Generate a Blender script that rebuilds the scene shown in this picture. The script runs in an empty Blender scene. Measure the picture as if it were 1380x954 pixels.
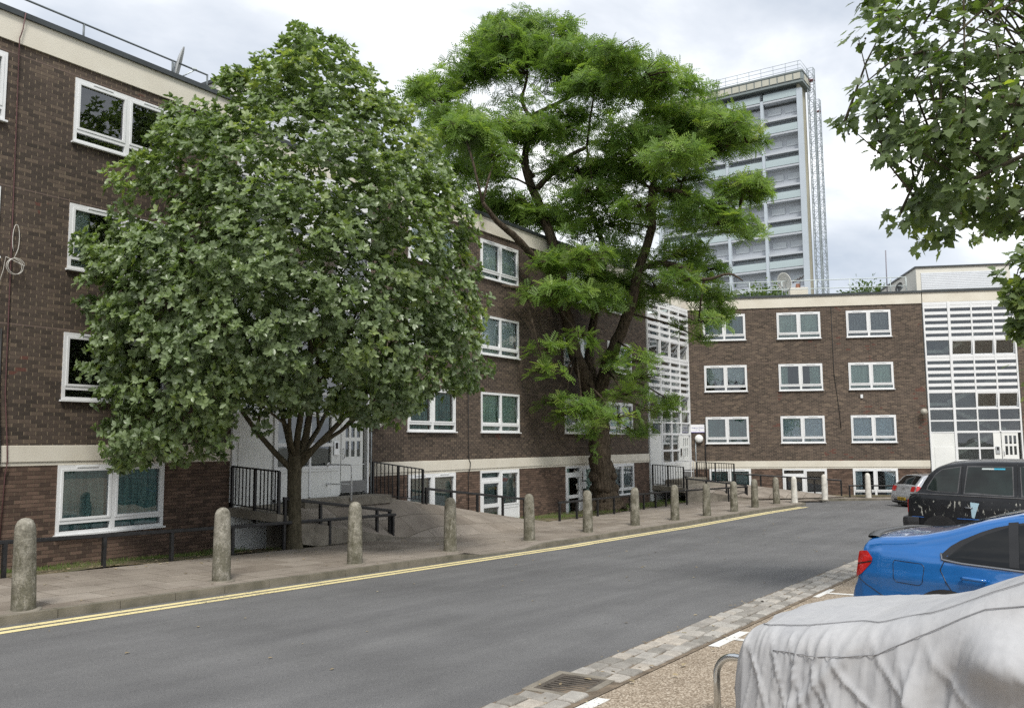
import bpy, math, random
import numpy as np
from mathutils import Matrix, Vector
R_ = math.radians
S = bpy.context.scene
C = S.collection

# ------------------------------------------------------------------ camera, sky, sun, exposure
cam = bpy.data.objects.new('camera', bpy.data.cameras.new('camera')); C.objects.link(cam)
cam.data.lens = 30.58; cam.data.sensor_width = 36; cam.data.clip_end = 3000
rt = (0.5479553, -0.8364722, -0.0076956); up = (-0.0817609, -0.0627109, 0.9946771); bk = (-0.8325023, -0.5444094, -0.1027535)
cam.matrix_world = Matrix(((rt[0], up[0], bk[0], 0), (rt[1], up[1], bk[1], 0), (rt[2], up[2], bk[2], 0), (0, 0, 0, 1)))
S.camera = cam
S.view_settings.view_transform = 'Standard'; S.view_settings.look = 'None'
S.view_settings.gamma = 1; S.view_settings.exposure = 1.24
S.cycles.use_denoising = False
SUN_DIR = Vector((-0.62, -0.52, 1.05)).normalized()
SUN_EL = math.asin(SUN_DIR.z); SUN_AZ = math.atan2(SUN_DIR.x, SUN_DIR.y)
sl = bpy.data.lights.new('sun', 'SUN'); sl.energy = 1.5; sl.angle = R_(14); sl.color = (1, .965, .9)
sun = bpy.data.objects.new('sun', sl); C.objects.link(sun)
sun.rotation_euler = SUN_DIR.to_track_quat('Z', 'Y').to_euler()
W = bpy.data.worlds.new('World'); S.world = W; W.use_nodes = True
nt = W.node_tree; N = nt.nodes; N.clear(); Lk = nt.links.new
wout = N.new('ShaderNodeOutputWorld')
sky = N.new('ShaderNodeTexSky'); sky.sky_type = 'NISHITA'; sky.sun_disc = False
sky.sun_elevation = SUN_EL; sky.sun_rotation = SUN_AZ
bgs = N.new('ShaderNodeBackground'); bgs.inputs[1].default_value = 0.07; Lk(sky.outputs[0], bgs.inputs[0])
tc = N.new('ShaderNodeTexCoord'); mp = N.new('ShaderNodeMapping')
mp.inputs['Scale'].default_value = (1.0, 1.0, 2.3); mp.inputs['Location'].default_value = (3.1, 0.4, 0.2)
Lk(tc.outputs['Generated'], mp.inputs[0])
nz = N.new('ShaderNodeTexNoise'); nz.inputs['Scale'].default_value = 2.6; nz.inputs['Detail'].default_value = 7
nz.inputs['Roughness'].default_value = .52; nz.inputs['Distortion'].default_value = .25; Lk(mp.outputs[0], nz.inputs[0])
cr = N.new('ShaderNodeValToRGB'); e = cr.color_ramp.elements
e[0].position = .33; e[0].color = (.26, .29, .335, 1); e[1].position = .66; e[1].color = (.68, .68, .67, 1)
m_ = e.new(.47); m_.color = (.38, .40, .43, 1); m_ = e.new(.555); m_.color = (.49, .505, .52, 1)
Lk(nz.outputs[0], cr.inputs[0])
bgc = N.new('ShaderNodeBackground'); Lk(cr.outputs[0], bgc.inputs[0]); bgc.inputs[1].default_value = 1.0
mx = N.new('ShaderNodeMixShader'); mx.inputs[0].default_value = .93
Lk(bgs.outputs[0], mx.inputs[1]); Lk(bgc.outputs[0], mx.inputs[2]); Lk(mx.outputs[0], wout.inputs[0])

# ------------------------------------------------------------------ helpers
class MB:
    def __init__(s): s.v = []; s.f = []; s.m = []
    def add(s, vs, fs, m=0, M=None):
        b = len(s.v)
        s.v += [tuple(M @ Vector(p)) for p in vs] if M is not None else [tuple(p) for p in vs]
        s.f += [tuple(b + i for i in q) for q in fs]; s.m += [m] * len(fs); return s
    def box(s, x0, x1, y0, y1, z0, z1, m=0, M=None):
        v = [(x0, y0, z0), (x1, y0, z0), (x1, y1, z0), (x0, y1, z0), (x0, y0, z1), (x1, y0, z1), (x1, y1, z1), (x0, y1, z1)]
        return s.add(v, [(3, 2, 1, 0), (4, 5, 6, 7), (0, 1, 5, 4), (1, 2, 6, 5), (2, 3, 7, 6), (3, 0, 4, 7)], m, M)
    def quad(s, a, b, c, d, m=0, M=None): return s.add([a, b, c, d], [(0, 1, 2, 3)], m, M)
    def beam(s, p, q, w, h, m=0):
        p = Vector(p); q = Vector(q); d = q - p; L = d.length; d.normalize()
        u = d.cross(Vector((0, 0, 1)))
        if u.length < 1e-4: u = Vector((1, 0, 0))
        u.normalize(); n = u.cross(d)
        M = Matrix(((d.x, u.x, n.x, p.x), (d.y, u.y, n.y, p.y), (d.z, u.z, n.z, p.z), (0, 0, 0, 1)))
        return s.box(0, L, -w / 2, w / 2, -h / 2, h / 2, m, M)
    def tube(s, pts, r, n=8, m=0, wob=0, rng=None):
        P = [Vector(p[:3]) for p in pts]; rs = [p[3] if len(p) > 3 else r for p in pts]
        vs = []; fs = []; prev = None
        for i, p in enumerate(P):
            d = (P[min(i + 1, len(P) - 1)] - P[max(i - 1, 0)]).normalized()
            u = prev - d * prev.dot(d) if prev is not None else d.orthogonal()
            if u.length < 1e-5: u = d.orthogonal()
            u.normalize(); prev = u; w = d.cross(u)
            for k in range(n):
                a = 2 * math.pi * k / n; rr = rs[i]
                if wob: rr *= 1 + wob * (rng.random() - .5)
                vs.append(p + (u * math.cos(a) + w * math.sin(a)) * rr)
        for i in range(len(P) - 1):
            for k in range(n):
                fs.append((i * n + k, i * n + (k + 1) % n, (i + 1) * n + (k + 1) % n, (i + 1) * n + k))
        fs.append(tuple(range(n - 1, -1, -1))); fs.append(tuple(range((len(P) - 1) * n, len(P) * n)))
        return s.add(vs, fs, m)
    def lathe(s, prof, n=20, c=(0, 0, 0), m=0, axis='z'):
        vs = []; fs = []
        for r, z in prof:
            for k in range(n):
                a = 2 * math.pi * k / n; x, y = r * math.cos(a), r * math.sin(a)
                p = (x, y, z) if axis == 'z' else (x, z, y)
                vs.append((p[0] + c[0], p[1] + c[1], p[2] + c[2]))
        for i in range(len(prof) - 1):
            for k in range(n): fs.append((i * n + k, i * n + (k + 1) % n, (i + 1) * n + (k + 1) % n, (i + 1) * n + k))
        fs.append(tuple(range(n - 1, -1, -1))); fs.append(tuple(range((len(prof) - 1) * n, len(prof) * n)))
        return s.add(vs, fs, m)
    def grid(s, fn, us, vs_, m=0):
        us = list(us); vs_ = list(vs_); b = [fn(u, v) for u in us for v in vs_]; n = len(vs_)
        return s.add(b, [(i * n + j, (i + 1) * n + j, (i + 1) * n + j + 1, i * n + j + 1) for i in range(len(us) - 1) for j in range(n - 1)], m)
    def build(s, name, mats, parent=None, smooth=False, loc=None):
        me = bpy.data.meshes.new(name); me.from_pydata(s.v, [], s.f)
        for m in (mats if isinstance(mats, (list, tuple)) else [mats]): me.materials.append(m)
        if any(s.m): me.polygons.foreach_set('material_index', s.m)
        if smooth: me.polygons.foreach_set('use_smooth', [True] * len(s.f))
        o = bpy.data.objects.new(name, me); C.objects.link(o)
        if parent is not None: o.parent = parent
        if loc: o.location = loc
        return o
def bevel(o, w=.01, seg=2, ang=35):
    b = o.modifiers.new('bevel', 'BEVEL'); b.width = w; b.segments = seg; b.limit_method = 'ANGLE'; b.angle_limit = R_(ang); return o
def tag(o, label, cat, group=None):
    o['label'] = label; o['category'] = cat
    if group: o['group'] = group
    return o
def thing(name, label, cat, loc=(0, 0, 0), rz=0, group=None):
    o = bpy.data.objects.new(name, None); C.objects.link(o); o.location = loc; o.rotation_euler = (0, 0, rz)
    o.empty_display_size = .3
    return tag(o, label, cat, group)
def struct(o, kind='structure'): o['kind'] = kind; return o
def meshpart(name, me, parent, loc=(0, 0, 0)):
    o = bpy.data.objects.new(name, me); C.objects.link(o); o.parent = parent; o.location = loc; return o

# ------------------------------------------------------------------ materials
def mat(name, col, rough=.6, var=.15, scale=6., bump=0., bscale=60., metal=0., spec=.5, coat=0., detail=5, col2=None, coords='Object'):
    m = bpy.data.materials.new(name); m.use_nodes = True; n = m.node_tree.nodes; l = m.node_tree.links.new
    p = n['Principled BSDF']; p.inputs['Roughness'].default_value = rough; p.inputs['Metallic'].default_value = metal
    p.inputs['Specular IOR Level'].default_value = spec; p.inputs['Coat Weight'].default_value = coat; p.inputs['Coat Roughness'].default_value = .04
    t = n.new('ShaderNodeTexCoord')
    x = n.new('ShaderNodeTexNoise'); x.inputs['Scale'].default_value = scale; x.inputs['Detail'].default_value = detail; l(t.outputs[coords], x.inputs[0])
    r = n.new('ShaderNodeValToRGB'); c = r.color_ramp.elements
    a = col2 or tuple(v * (1 - var) for v in col); b = col if col2 else tuple(min(1, v * (1 + var)) for v in col)
    c[0].position = .32; c[0].color = (*a, 1); c[1].position = .68; c[1].color = (*b, 1)
    l(x.outputs[0], r.inputs[0]); l(r.outputs[0], p.inputs['Base Color'])
    if bump:
        y = n.new('ShaderNodeTexNoise'); y.inputs['Scale'].default_value = bscale; y.inputs['Detail'].default_value = 6; l(t.outputs[coords], y.inputs[0])
        bm = n.new('ShaderNodeBump'); bm.inputs['Strength'].default_value = bump; bm.inputs['Distance'].default_value = .02
        l(y.outputs[0], bm.inputs['Height']); l(bm.outputs[0], p.inputs['Normal'])
    return m
def N_(m, t): return m.node_tree.nodes.new(t)
def math_(m, op, a, b=None, c=None):
    n = N_(m, 'ShaderNodeMath'); n.operation = op
    for i, v in enumerate((a, b, c)):
        if v is None: continue
        if isinstance(v, (int, float)): n.inputs[i].default_value = v
        else: m.node_tree.links.new(v, n.inputs[i])
    return n.outputs[0]
def mixc(m, f, a, b, mode='MIX'):
    n = N_(m, 'ShaderNodeMix'); n.data_type = 'RGBA'; n.blend_type = mode; l = m.node_tree.links.new
    for i, v in ((0, f), (6, a), (7, b)):
        if isinstance(v, (int, float)): n.inputs[i].default_value = v
        elif isinstance(v, tuple): n.inputs[i].default_value = (*v, 1)
        else: l(v, n.inputs[i])
    return n.outputs[2]
def ramp(m, fac, stops):
    r = N_(m, 'ShaderNodeValToRGB'); el = r.color_ramp.elements
    el[0].position, el[0].color = stops[0][0], (*stops[0][1], 1); el[1].position, el[1].color = stops[-1][0], (*stops[-1][1], 1)
    for p, c in stops[1:-1]: q = el.new(p); q.color = (*c, 1)
    m.node_tree.links.new(fac, r.inputs[0]); return r.outputs[0]
def noise(m, vec, scale, detail=4, rough=.5):
    n = N_(m, 'ShaderNodeTexNoise'); n.inputs['Scale'].default_value = scale; n.inputs['Detail'].default_value = detail; n.inputs['Roughness'].default_value = rough
    m.node_tree.links.new(vec, n.inputs[0]); return n.outputs[0]
def base(name, rough=.7, spec=.3):
    m = bpy.data.materials.new(name); m.use_nodes = True; p = m.node_tree.nodes['Principled BSDF']
    p.inputs['Roughness'].default_value = rough; p.inputs['Specular IOR Level'].default_value = spec
    t = N_(m, 'ShaderNodeTexCoord'); return m, p, t.outputs['Object'], m.node_tree.links.new
def bump_(m, p, h, strength, dist=.01):
    b = N_(m, 'ShaderNodeBump'); b.inputs['Strength'].default_value = strength; b.inputs['Distance'].default_value = dist
    m.node_tree.links.new(h, b.inputs['Height']); m.node_tree.links.new(b.outputs[0], p.inputs['Normal'])

def brick_mat(name, stops, mortar, hm, storey0, storey=2.605, red=.55):
    m, p, v, l = base(name, .85, .25)
    sp = N_(m, 'ShaderNodeSeparateXYZ'); l(v, sp.inputs[0]); X, Z = sp.outputs[0], sp.outputs[2]
    w = math_(m, 'MULTIPLY', math_(m, 'SUBTRACT', noise(m, v, 7, 2), .5), .012)
    zz = math_(m, 'DIVIDE', math_(m, 'ADD', math_(m, 'ADD', Z, 30.), w), .075)
    row = math_(m, 'FLOOR', zz); fv = math_(m, 'SUBTRACT', zz, row)
    xx = math_(m, 'ADD', math_(m, 'DIVIDE', math_(m, 'ADD', X, 40.), .225), math_(m, 'MULTIPLY', math_(m, 'MODULO', row, 2.), .5))
    colm = math_(m, 'FLOOR', xx); fu = math_(m, 'SUBTRACT', xx, colm)
    cb = N_(m, 'ShaderNodeCombineXYZ'); l(colm, cb.inputs[0]); l(row, cb.inputs[1])
    wn = N_(m, 'ShaderNodeTexWhiteNoise'); wn.noise_dimensions = '2D'; l(cb.outputs[0], wn.inputs[0])
    bc = ramp(m, wn.outputs[0], stops)
    wear = noise(m, v, .8, 5, .6)
    bc = mixc(m, ramp(m, wear, [(.35, (0, 0, 0)), (.75, (.35, .35, .35))]), bc, tuple(min(1, a * 1.45) for a in stops[len(stops) // 2][1]))
    # patches of red replacement bricks
    rp = math_(m, 'MULTIPLY', math_(m, 'GREATER_THAN', noise(m, v, .75, 2), red), math_(m, 'GREATER_THAN', wn.outputs[0], .80))
    rp = math_(m, 'MULTIPLY', rp, .8)
    bc = mixc(m, rp, bc, (.105, .042, .033))
    fine = noise(m, v, 45, 3); bc = mixc(m, .55, bc, ramp(m, fine, [(.3, (.35, .35, .35)), (.7, (.75, .75, .75))]), 'OVERLAY')
    vm = math_(m, 'LESS_THAN', fu, .06); hmk = math_(m, 'LESS_THAN', fv, .13)
    mo = noise(m, v, 14, 3)
    mcol = mixc(m, mo, tuple(a * .6 for a in mortar), mortar)
    hcol = mixc(m, mo, tuple(a * .75 for a in hm), hm)  # bed joints darker than the perpends: recess shade put into their colour
    c1 = mixc(m, vm, bc, mcol); c1 = mixc(m, hmk, c1, hcol)
    # storey joint: one pale course line per floor
    sj = math_(m, 'MODULO', math_(m, 'ADD', math_(m, 'SUBTRACT', Z, storey0), storey * 10), storey)
    c1 = mixc(m, math_(m, 'MULTIPLY', math_(m, 'LESS_THAN', sj, .022), .7), c1, (.17, .125, .105))
    stain = noise(m, v, .25, 3); c1 = mixc(m, .6, c1, ramp(m, stain, [(.3, (.4, .4, .4)), (.7, (.6, .6, .6))]), 'OVERLAY')
    l(c1, p.inputs['Base Color'])
    h = math_(m, 'SUBTRACT', 1., math_(m, 'MAXIMUM', vm, hmk)); h = math_(m, 'ADD', h, math_(m, 'MULTIPLY', fine, .4))
    bump_(m, p, h, .55, .008); return m
DARKB = [(0, (.042, .034, .028)), (.3, (.060, .047, .038)), (.6, (.074, .057, .046)), (.85, (.095, .072, .056)), (1, (.128, .098, .073))]
brick_a = brick_mat('dark_brick', DARKB, (.27, .215, .145), (.085, .066, .052), 2.30, red=.66)
brick_b = brick_mat('dark_brick_middle', DARKB, (.28, .225, .155), (.080, .062, .050), 1.78, red=.68)
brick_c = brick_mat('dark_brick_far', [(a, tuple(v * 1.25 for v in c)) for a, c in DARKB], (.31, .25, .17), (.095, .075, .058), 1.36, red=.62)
BASEB = [(0, (.045, .032, .026)), (.35, (.080, .054, .041)), (.7, (.110, .073, .055)), (1, (.155, .104, .078))]
brick_low = brick_mat('basement_brick', BASEB, (.17, .13, .09), (.05, .036, .028), -50., 1000., .9)
cream = mat('cream_render', (.66, .625, .54), .8, .06, 1.2, .12, 25, col2=(.58, .54, .455))
cream_d = mat('cream_wall', (.60, .585, .525), .65, .05, .9, .05, 20)
upvc = mat('white_frame', (.70, .71, .715), .38, .03, 3)
white_panel = mat('white_panel', (.70, .71, .69), .5, .05, 1.3)
capmat = mat('roof_edge_metal', (.035, .042, .045), .5, .2, 3)
black_metal = mat('black_painted_metal', (.012, .012, .013), .42, .5, 9, .06, 40)
galv = mat('galvanised_steel', (.34, .38, .40), .45, .15, 6, metal=.4)
steel = mat('polished_steel', (.62, .64, .65), .22, .06, 8, metal=1.)
concrete = mat('concrete', (.24, .215, .175), .9, .25, 3.5, .35, 60, col2=(.13, .115, .092))
dark_void = mat('dark_interior', (.035, .035, .034), .9, .2, 2)
roofm = mat('roof_felt', (.16, .16, .16), .9, .2, 2, .2, 20)
plaster = mat('interior_plaster', (.55, .55, .52), .8, .05, 2)
greykick = mat('grey_kick_plate', (.16, .16, .16), .4, .1, 4)
def bollard_mat():
    m, p, v, l = base('weathered_concrete', .92, .2)
    o = N_(m, 'ShaderNodeObjectInfo'); va = N_(m, 'ShaderNodeVectorMath'); va.operation = 'ADD'; l(v, va.inputs[0])
    cb = N_(m, 'ShaderNodeCombineXYZ'); l(math_(m, 'MULTIPLY', o.outputs['Random'], 40.), cb.inputs[0]); l(cb.outputs[0], va.inputs[1])
    a = noise(m, va.outputs[0], 5, 6, .65); b = noise(m, va.outputs[0], 38, 4, .6)
    c = ramp(m, a, [(.3, (.095, .088, .068)), (.5, (.205, .192, .160)), (.7, (.33, .31, .27))])
    c = mixc(m, .75, c, ramp(m, b, [(.3, (.28, .28, .27)), (.68, (.70, .70, .69))]), 'OVERLAY')
    sp = N_(m, 'ShaderNodeSeparateXYZ'); l(v, sp.inputs[0]); sc_ = N_(m, 'ShaderNodeMapping'); sc_.inputs['Scale'].default_value = (1, 1, .35); l(va.outputs[0], sc_.inputs[0])
    ms = math_(m, 'GREATER_THAN', noise(m, sc_.outputs[0], 9, 5, .65), math_(m, 'ADD', math_(m, 'MULTIPLY', sp.outputs[2], .22), .42)); c = mixc(m, math_(m, 'MULTIPLY', ms, .5), c, (.075, .072, .045))
    l(mixc(m, .35, c, o.outputs['Color'], 'MULTIPLY'), p.inputs['Base Color']); bump_(m, p, math_(m, 'ADD', a, b), .5, .02); return m
bollard_m = bollard_mat()
def glass_mat(name, tint, dark):
    m = bpy.data.materials.new(name); m.use_nodes = True; n = m.node_tree.nodes; n.clear(); l = m.node_tree.links.new
    o = n.new('ShaderNodeOutputMaterial'); g = n.new('ShaderNodeBsdfGlossy'); g.inputs['Roughness'].default_value = .015; g.inputs[0].default_value = (.95, .97, 1, 1)
    t = n.new('ShaderNodeBsdfTransparent'); t.inputs[0].default_value = (*tint, 1)
    f = n.new('ShaderNodeFresnel'); f.inputs[0].default_value = 1.52
    tcn = n.new('ShaderNodeTexCoord'); z = n.new('ShaderNodeTexNoise'); z.inputs['Scale'].default_value = 1.7; z.inputs['Detail'].default_value = 1; l(tcn.outputs['Object'], z.inputs[0])
    b = n.new('ShaderNodeBump'); b.inputs['Strength'].default_value = .05; b.inputs['Distance'].default_value = .05; l(z.outputs[0], b.inputs['Height']); l(b.outputs[0], g.inputs['Normal'])
    a = n.new('ShaderNodeMath'); a.operation = 'MULTIPLY_ADD'; l(f.outputs[0], a.inputs[0]); a.inputs[1].default_value = 1.6; a.inputs[2].default_value = dark; a.use_clamp = True
    x = n.new('ShaderNodeMixShader'); l(a.outputs[0], x.inputs[0]); l(t.outputs[0], x.inputs[1]); l(g.outputs[0], x.inputs[2]); l(x.outputs[0], o.inputs[0]); return m
glass = glass_mat('window_glass', (.80, .88, .86), .06)
def cloth_mat(name, col, col2, scale, stretch=(1, 1, 1)):
    m, p, v, l = base(name, .9, .1)
    mpn = N_(m, 'ShaderNodeMapping'); mpn.inputs['Scale'].default_value = stretch; l(v, mpn.inputs[0])
    l(ramp(m, noise(m, mpn.outputs[0], scale, 3), [(.38, col2), (.62, col)]), p.inputs['Base Color']); return m
cur = dict(teal=cloth_mat('teal_curtain', (.30, .44, .44), (.18, .29, .30), 3, (4, 1, .3)),
           net=cloth_mat('white_net_curtain', (.82, .85, .87), (.70, .74, .77), 3, (5, 1, .4)),
           green=cloth_mat('pale_green_curtain', (.62, .72, .66), (.46, .56, .51), 3, (4, 1, .3)),
           lace=cloth_mat('lace_curtain', (.74, .80, .86), (.42, .50, .57), 16),
           grey=cloth_mat('grey_pattern_curtain', (.46, .47, .48), (.20, .21, .23), 15),
           blind=cloth_mat('venetian_blind', (.42, .50, .48), (.36, .44, .43), 3))

# ------------------------------------------------------------------ terrain
ZX = [-60, -30, -10, 6, 13, 20, 28, 38, 60, 100]; ZZ = [-1.9, -1.2 - .25, -1.75, -2.12, -2.32, -2.52, -2.64, -2.70, -2.70, -2.70]
def zp(X): return float(np.interp(X, ZX, ZZ))
def kerbY(X): return float(np.interp(X, [-50, 21, 29, 35, 39.6, 41], [11.55, 11.55, 11.25, 10.95, 10.5, 10.4]))
def rz_(X, Y): return zp(X) - .12 + .022 * (11.55 - min(max(Y, 4.0), 11.55)) + .05 * (4.0 - min(max(Y, -1.0), 4.0))
def dropk(X): return .095 * min(1, max(0, min((X - 15.9) / .7, (19.2 - X) / .7)))
def pz(X, Y): return zp(X) + .015 * (min(max(Y, 10.4), 15) - 11.55)
def road_mat():
    m, p, v, l = base('asphalt', .88, .3)
    a = noise(m, v, 130, 3, .7); b = noise(m, v, .55, 5, .6); c = noise(m, v, 28, 2)
    col = ramp(m, a, [(.34, (.068, .068, .070)), (.5, (.124, .123, .125)), (.68, (.20, .198, .195))])
    col = mixc(m, .8, col, ramp(m, b, [(.3, (.40, .40, .40)), (.7, (.60, .60, .60))]), 'OVERLAY')
    col = mixc(m, math_(m, 'MULTIPLY', math_(m, 'GREATER_THAN', c, .735), .5), col, (.27, .26, .24))
    sp = N_(m, 'ShaderNodeSeparateXYZ'); l(v, sp.inputs[0])
    mp_ = N_(m, 'ShaderNodeMapping'); mp_.inputs['Scale'].default_value = (.12, 1.1, 1); l(v, mp_.inputs[0])
    trk = noise(m, mp_.outputs[0], 1.4, 5, .6); col = mixc(m, .55, col, ramp(m, trk, [(.35, (.40, .40, .405)), (.65, (.60, .60, .595))]), 'OVERLAY')
    d = noise(m, v, 2.2, 6, .7); col = mixc(m, math_(m, 'MULTIPLY', math_(m, 'GREATER_THAN', d, .69), .45), col, (.055, .053, .054))
    l(col, p.inputs['Base Color']); bump_(m, p, a, .35, .008); return m
def gravel_mat():
    m, p, v, l = base('gravel_asphalt', .95, .2)
    vo = N_(m, 'ShaderNodeTexVoronoi'); vo.inputs['Scale'].default_value = 75; l(v, vo.inputs[0])
    a = noise(m, v, 1.2, 5, .6)
    sc = N_(m, 'ShaderNodeSeparateColor'); l(vo.outputs['Color'], sc.inputs[0])
    col = ramp(m, sc.outputs[0], [(0, (.15, .118, .085)), (.4, (.26, .21, .16)), (.75, (.36, .30, .235)), (1, (.52, .46, .38))])
    col = mixc(m, .8, col, ramp(m, a, [(.3, (.40, .39, .38)), (.7, (.6, .6, .59))]), 'OVERLAY')
    l(col, p.inputs['Base Color']); bump_(m, p, vo.outputs['Distance'], .5, .01); return m
def paving_mat():
    m, p, v, l = base('paving_slabs', .92, .25)
    br = N_(m, 'ShaderNodeTexBrick'); l(v, br.inputs[0]); br.inputs['Scale'].default_value = 1; br.inputs['Brick Width'].default_value = .9; br.inputs['Row Height'].default_value = .6
    br.inputs['Mortar Size'].default_value = .008; br.inputs['Color1'].default_value = (.20, .172, .145, 1); br.inputs['Color2'].default_value = (.265, .235, .205, 1); br.inputs['Mortar'].default_value = (.085, .072, .055, 1)
    a = noise(m, v, 1.1, 5, .65); b = noise(m, v, 60, 3, .6)
    col = mixc(m, .85, br.outputs[0], ramp(m, a, [(.3, (.36, .35, .34)), (.7, (.62, .62, .61))]), 'OVERLAY')
    col = mixc(m, .7, col, ramp(m, b, [(.3, (.33, .33, .33)), (.7, (.67, .67, .67))]), 'OVERLAY')
    l(col, p.inputs['Base Color']); bump_(m, p, math_(m, 'ADD', br.outputs[1], b), .25, -.01); return m
road_m, gravel_m, paving_m = road_mat(), gravel_mat(), paving_mat()
soil_m = mat('verge_soil', (.15, .115, .075), .95, .3, 2.5, .6, 30, col2=(.075, .075, .03))
kerb_m = mat('kerb_stone', (.185, .165, .13), .92, .25, 3, .3, 50, col2=(.10, .092, .066))
def line_paint(name, c, thr):
    m, p, v, l = base(name, .8, .3); a = noise(m, v, 22, 6, .7); b = noise(m, v, 1.3, 3); d = noise(m, v, 130, 2)
    col = mixc(m, b, tuple(x * .82 for x in c), c); col = mixc(m, math_(m, 'LESS_THAN', math_(m, 'ADD', a, math_(m, 'MULTIPLY', math_(m, 'SUBTRACT', b, .5), .35)), thr), col, (.15, .145, .125)); col = mixc(m, .4, col, ramp(m, d, [(.35, (.38, .38, .38)), (.65, (.62, .62, .62))]), 'OVERLAY')
    l(col, p.inputs['Base Color']); bump_(m, p, d, .3, .006); return m
yellow_m = line_paint('yellow_road_paint', (.78, .67, .36), .385)
whitepaint = line_paint('white_road_paint', (.74, .73, .70), .36)
def sett_mat():
    m, p, v, l = base('granite_sett', .8, .3); ge = N_(m, 'ShaderNodeNewGeometry')
    c = ramp(m, ge.outputs['Random Per Island'], [(0, (.20, .19, .172)), (.35, (.285, .268, .245)), (.7, (.35, .335, .31)), (1, (.38, .345, .30))])
    c = mixc(m, .7, c, ramp(m, noise(m, v, 9, 5, .65), [(.3, (.36, .35, .34)), (.7, (.63, .63, .62))]), 'OVERLAY'); c = mixc(m, .5, c, ramp(m, noise(m, v, 120, 2), [(.35, (.35, .35, .35)), (.65, (.65, .65, .65))]), 'OVERLAY')
    l(c, p.inputs['Base Color']); bump_(m, p, noise(m, v, 40, 4), .4, .01); return m
sett_m = sett_mat()
xs = np.arange(-24, 62.1, 1.0)
struct(MB().grid(lambda X, Y: (X, Y, rz_(X, Y)), xs, [4.0, 5, 6, 7, 8, 9, 10, 11, 12, 13, 14, 15.2]).build('road', road_m))
struct(MB().grid(lambda X, Y: (X, Y, rz_(X, Y) - (.0 if Y <= 4 else .05)), xs, list(np.arange(-26, 4.01, 1)) + [4.35]).build('parking_bay', gravel_m))
struct(MB().grid(lambda X, Y: (X, Y, -3.15 if abs(X) + abs(Y) < 1200 else -3.4), [-1500, -100, 120, 1500], [-1500, -100, 120, 1500]).build('ground', mat('distant_ground', (.12, .12, .10), .9, .2, .2)))
xa = np.arange(-24, 39.7, .35)
struct(MB().grid(lambda X, t: (X, (kerbY(X) + .14) * (1 - t) + 14.9 * t, pz(X, (kerbY(X) + .14) * (1 - t) + 14.9 * t) - dropk(X) * max(0, 1 - 2.2 * t)), xa, np.linspace(0, 1, 12)).build('pavement', paving_m))
kb = MB()
rng = random.Random(3)
x = -24.0
while x < 39.4:
    x2 = min(x + .9, 39.6); g = .006; drop = 0
    drop = .0
    def kp(X, o, h): return (X, kerbY(X) + o, (pz(X, kerbY(X)) - .125 - .05) if h == 0 else pz(X, kerbY(X)) + .004 - dropk(X))
    a, b = x + g, x2 - g
    v = [kp(a, 0, 0), kp(b, 0, 0), kp(b, .14, 0), kp(a, .14, 0), kp(a, .012, 1), kp(b, .012, 1), kp(b, .14, 1), kp(a, .14, 1)]
    kb.add(v, [(4, 5, 6, 7), (0, 1, 5, 4), (1, 2, 6, 5), (3, 0, 4, 7), (2, 3, 7, 6)]); x = x2
for k in range(6):   # rounded end of the pavement
    a0, a1 = -math.pi / 2 + k * math.pi / 12, -math.pi / 2 + (k + 1) * math.pi / 12
    cx, cy = 39.6, 11.6; pts = [(cx + r * math.cos(a), cy + r * math.sin(a)) for r, a in ((1.1, a0), (1.1, a1), (.96, a1), (.96, a0))]
    zt = pz(39.6, 11); kb.add([(p[0], p[1], zt - .18) for p in pts] + [(p[0], p[1], zt + .004) for p in pts], [(4, 5, 6, 7), (0, 1, 5, 4), (1, 2, 6, 5), (2, 3, 7, 6), (3, 0, 4, 7)])
struct(kb.build('kerb', kerb_m))
pe = MB(); pe.add([(39.6, 10.64, pz(39.6, 10.6))] + [(39.6 + .97 * math.cos(-math.pi / 2 + k * math.pi / 12), 11.6 + .97 * math.sin(-math.pi / 2 + k * math.pi / 12), pz(39.6, 11)) for k in range(1, 7)] + [(40.57, 14.9, pz(40, 14.9)), (40.1, 14.9, pz(40, 14.9)), (39.6, 14.9, pz(39.6, 14.9))], [tuple(range(10))])
struct(pe.build('pavement_end', paving_m))
struct(MB().grid(lambda X, Y: (X, Y, zp(X) + .05 + (-.12 if X < 20 else -.02) * (Y - 14.9) / 1.8 + .03 * math.sin(X * 2.1 + Y * 3)), np.arange(-24, 46, .5), [14.88, 15.2, 15.6, 16, 16.4, 16.72]).build('verge', soil_m))
yl = MB()
for o0, o1 in ((-.55, -.39), (-.30, -.14)):
    yl.grid(lambda X, o: (X, kerbY(X) + o, rz_(X, kerbY(X) + o) + .005), np.arange(-24, 39.0, .5), [o0, o1])
struct(yl.build('road_markings', yellow_m))
st = MB(); rng = random.Random(8)
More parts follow.
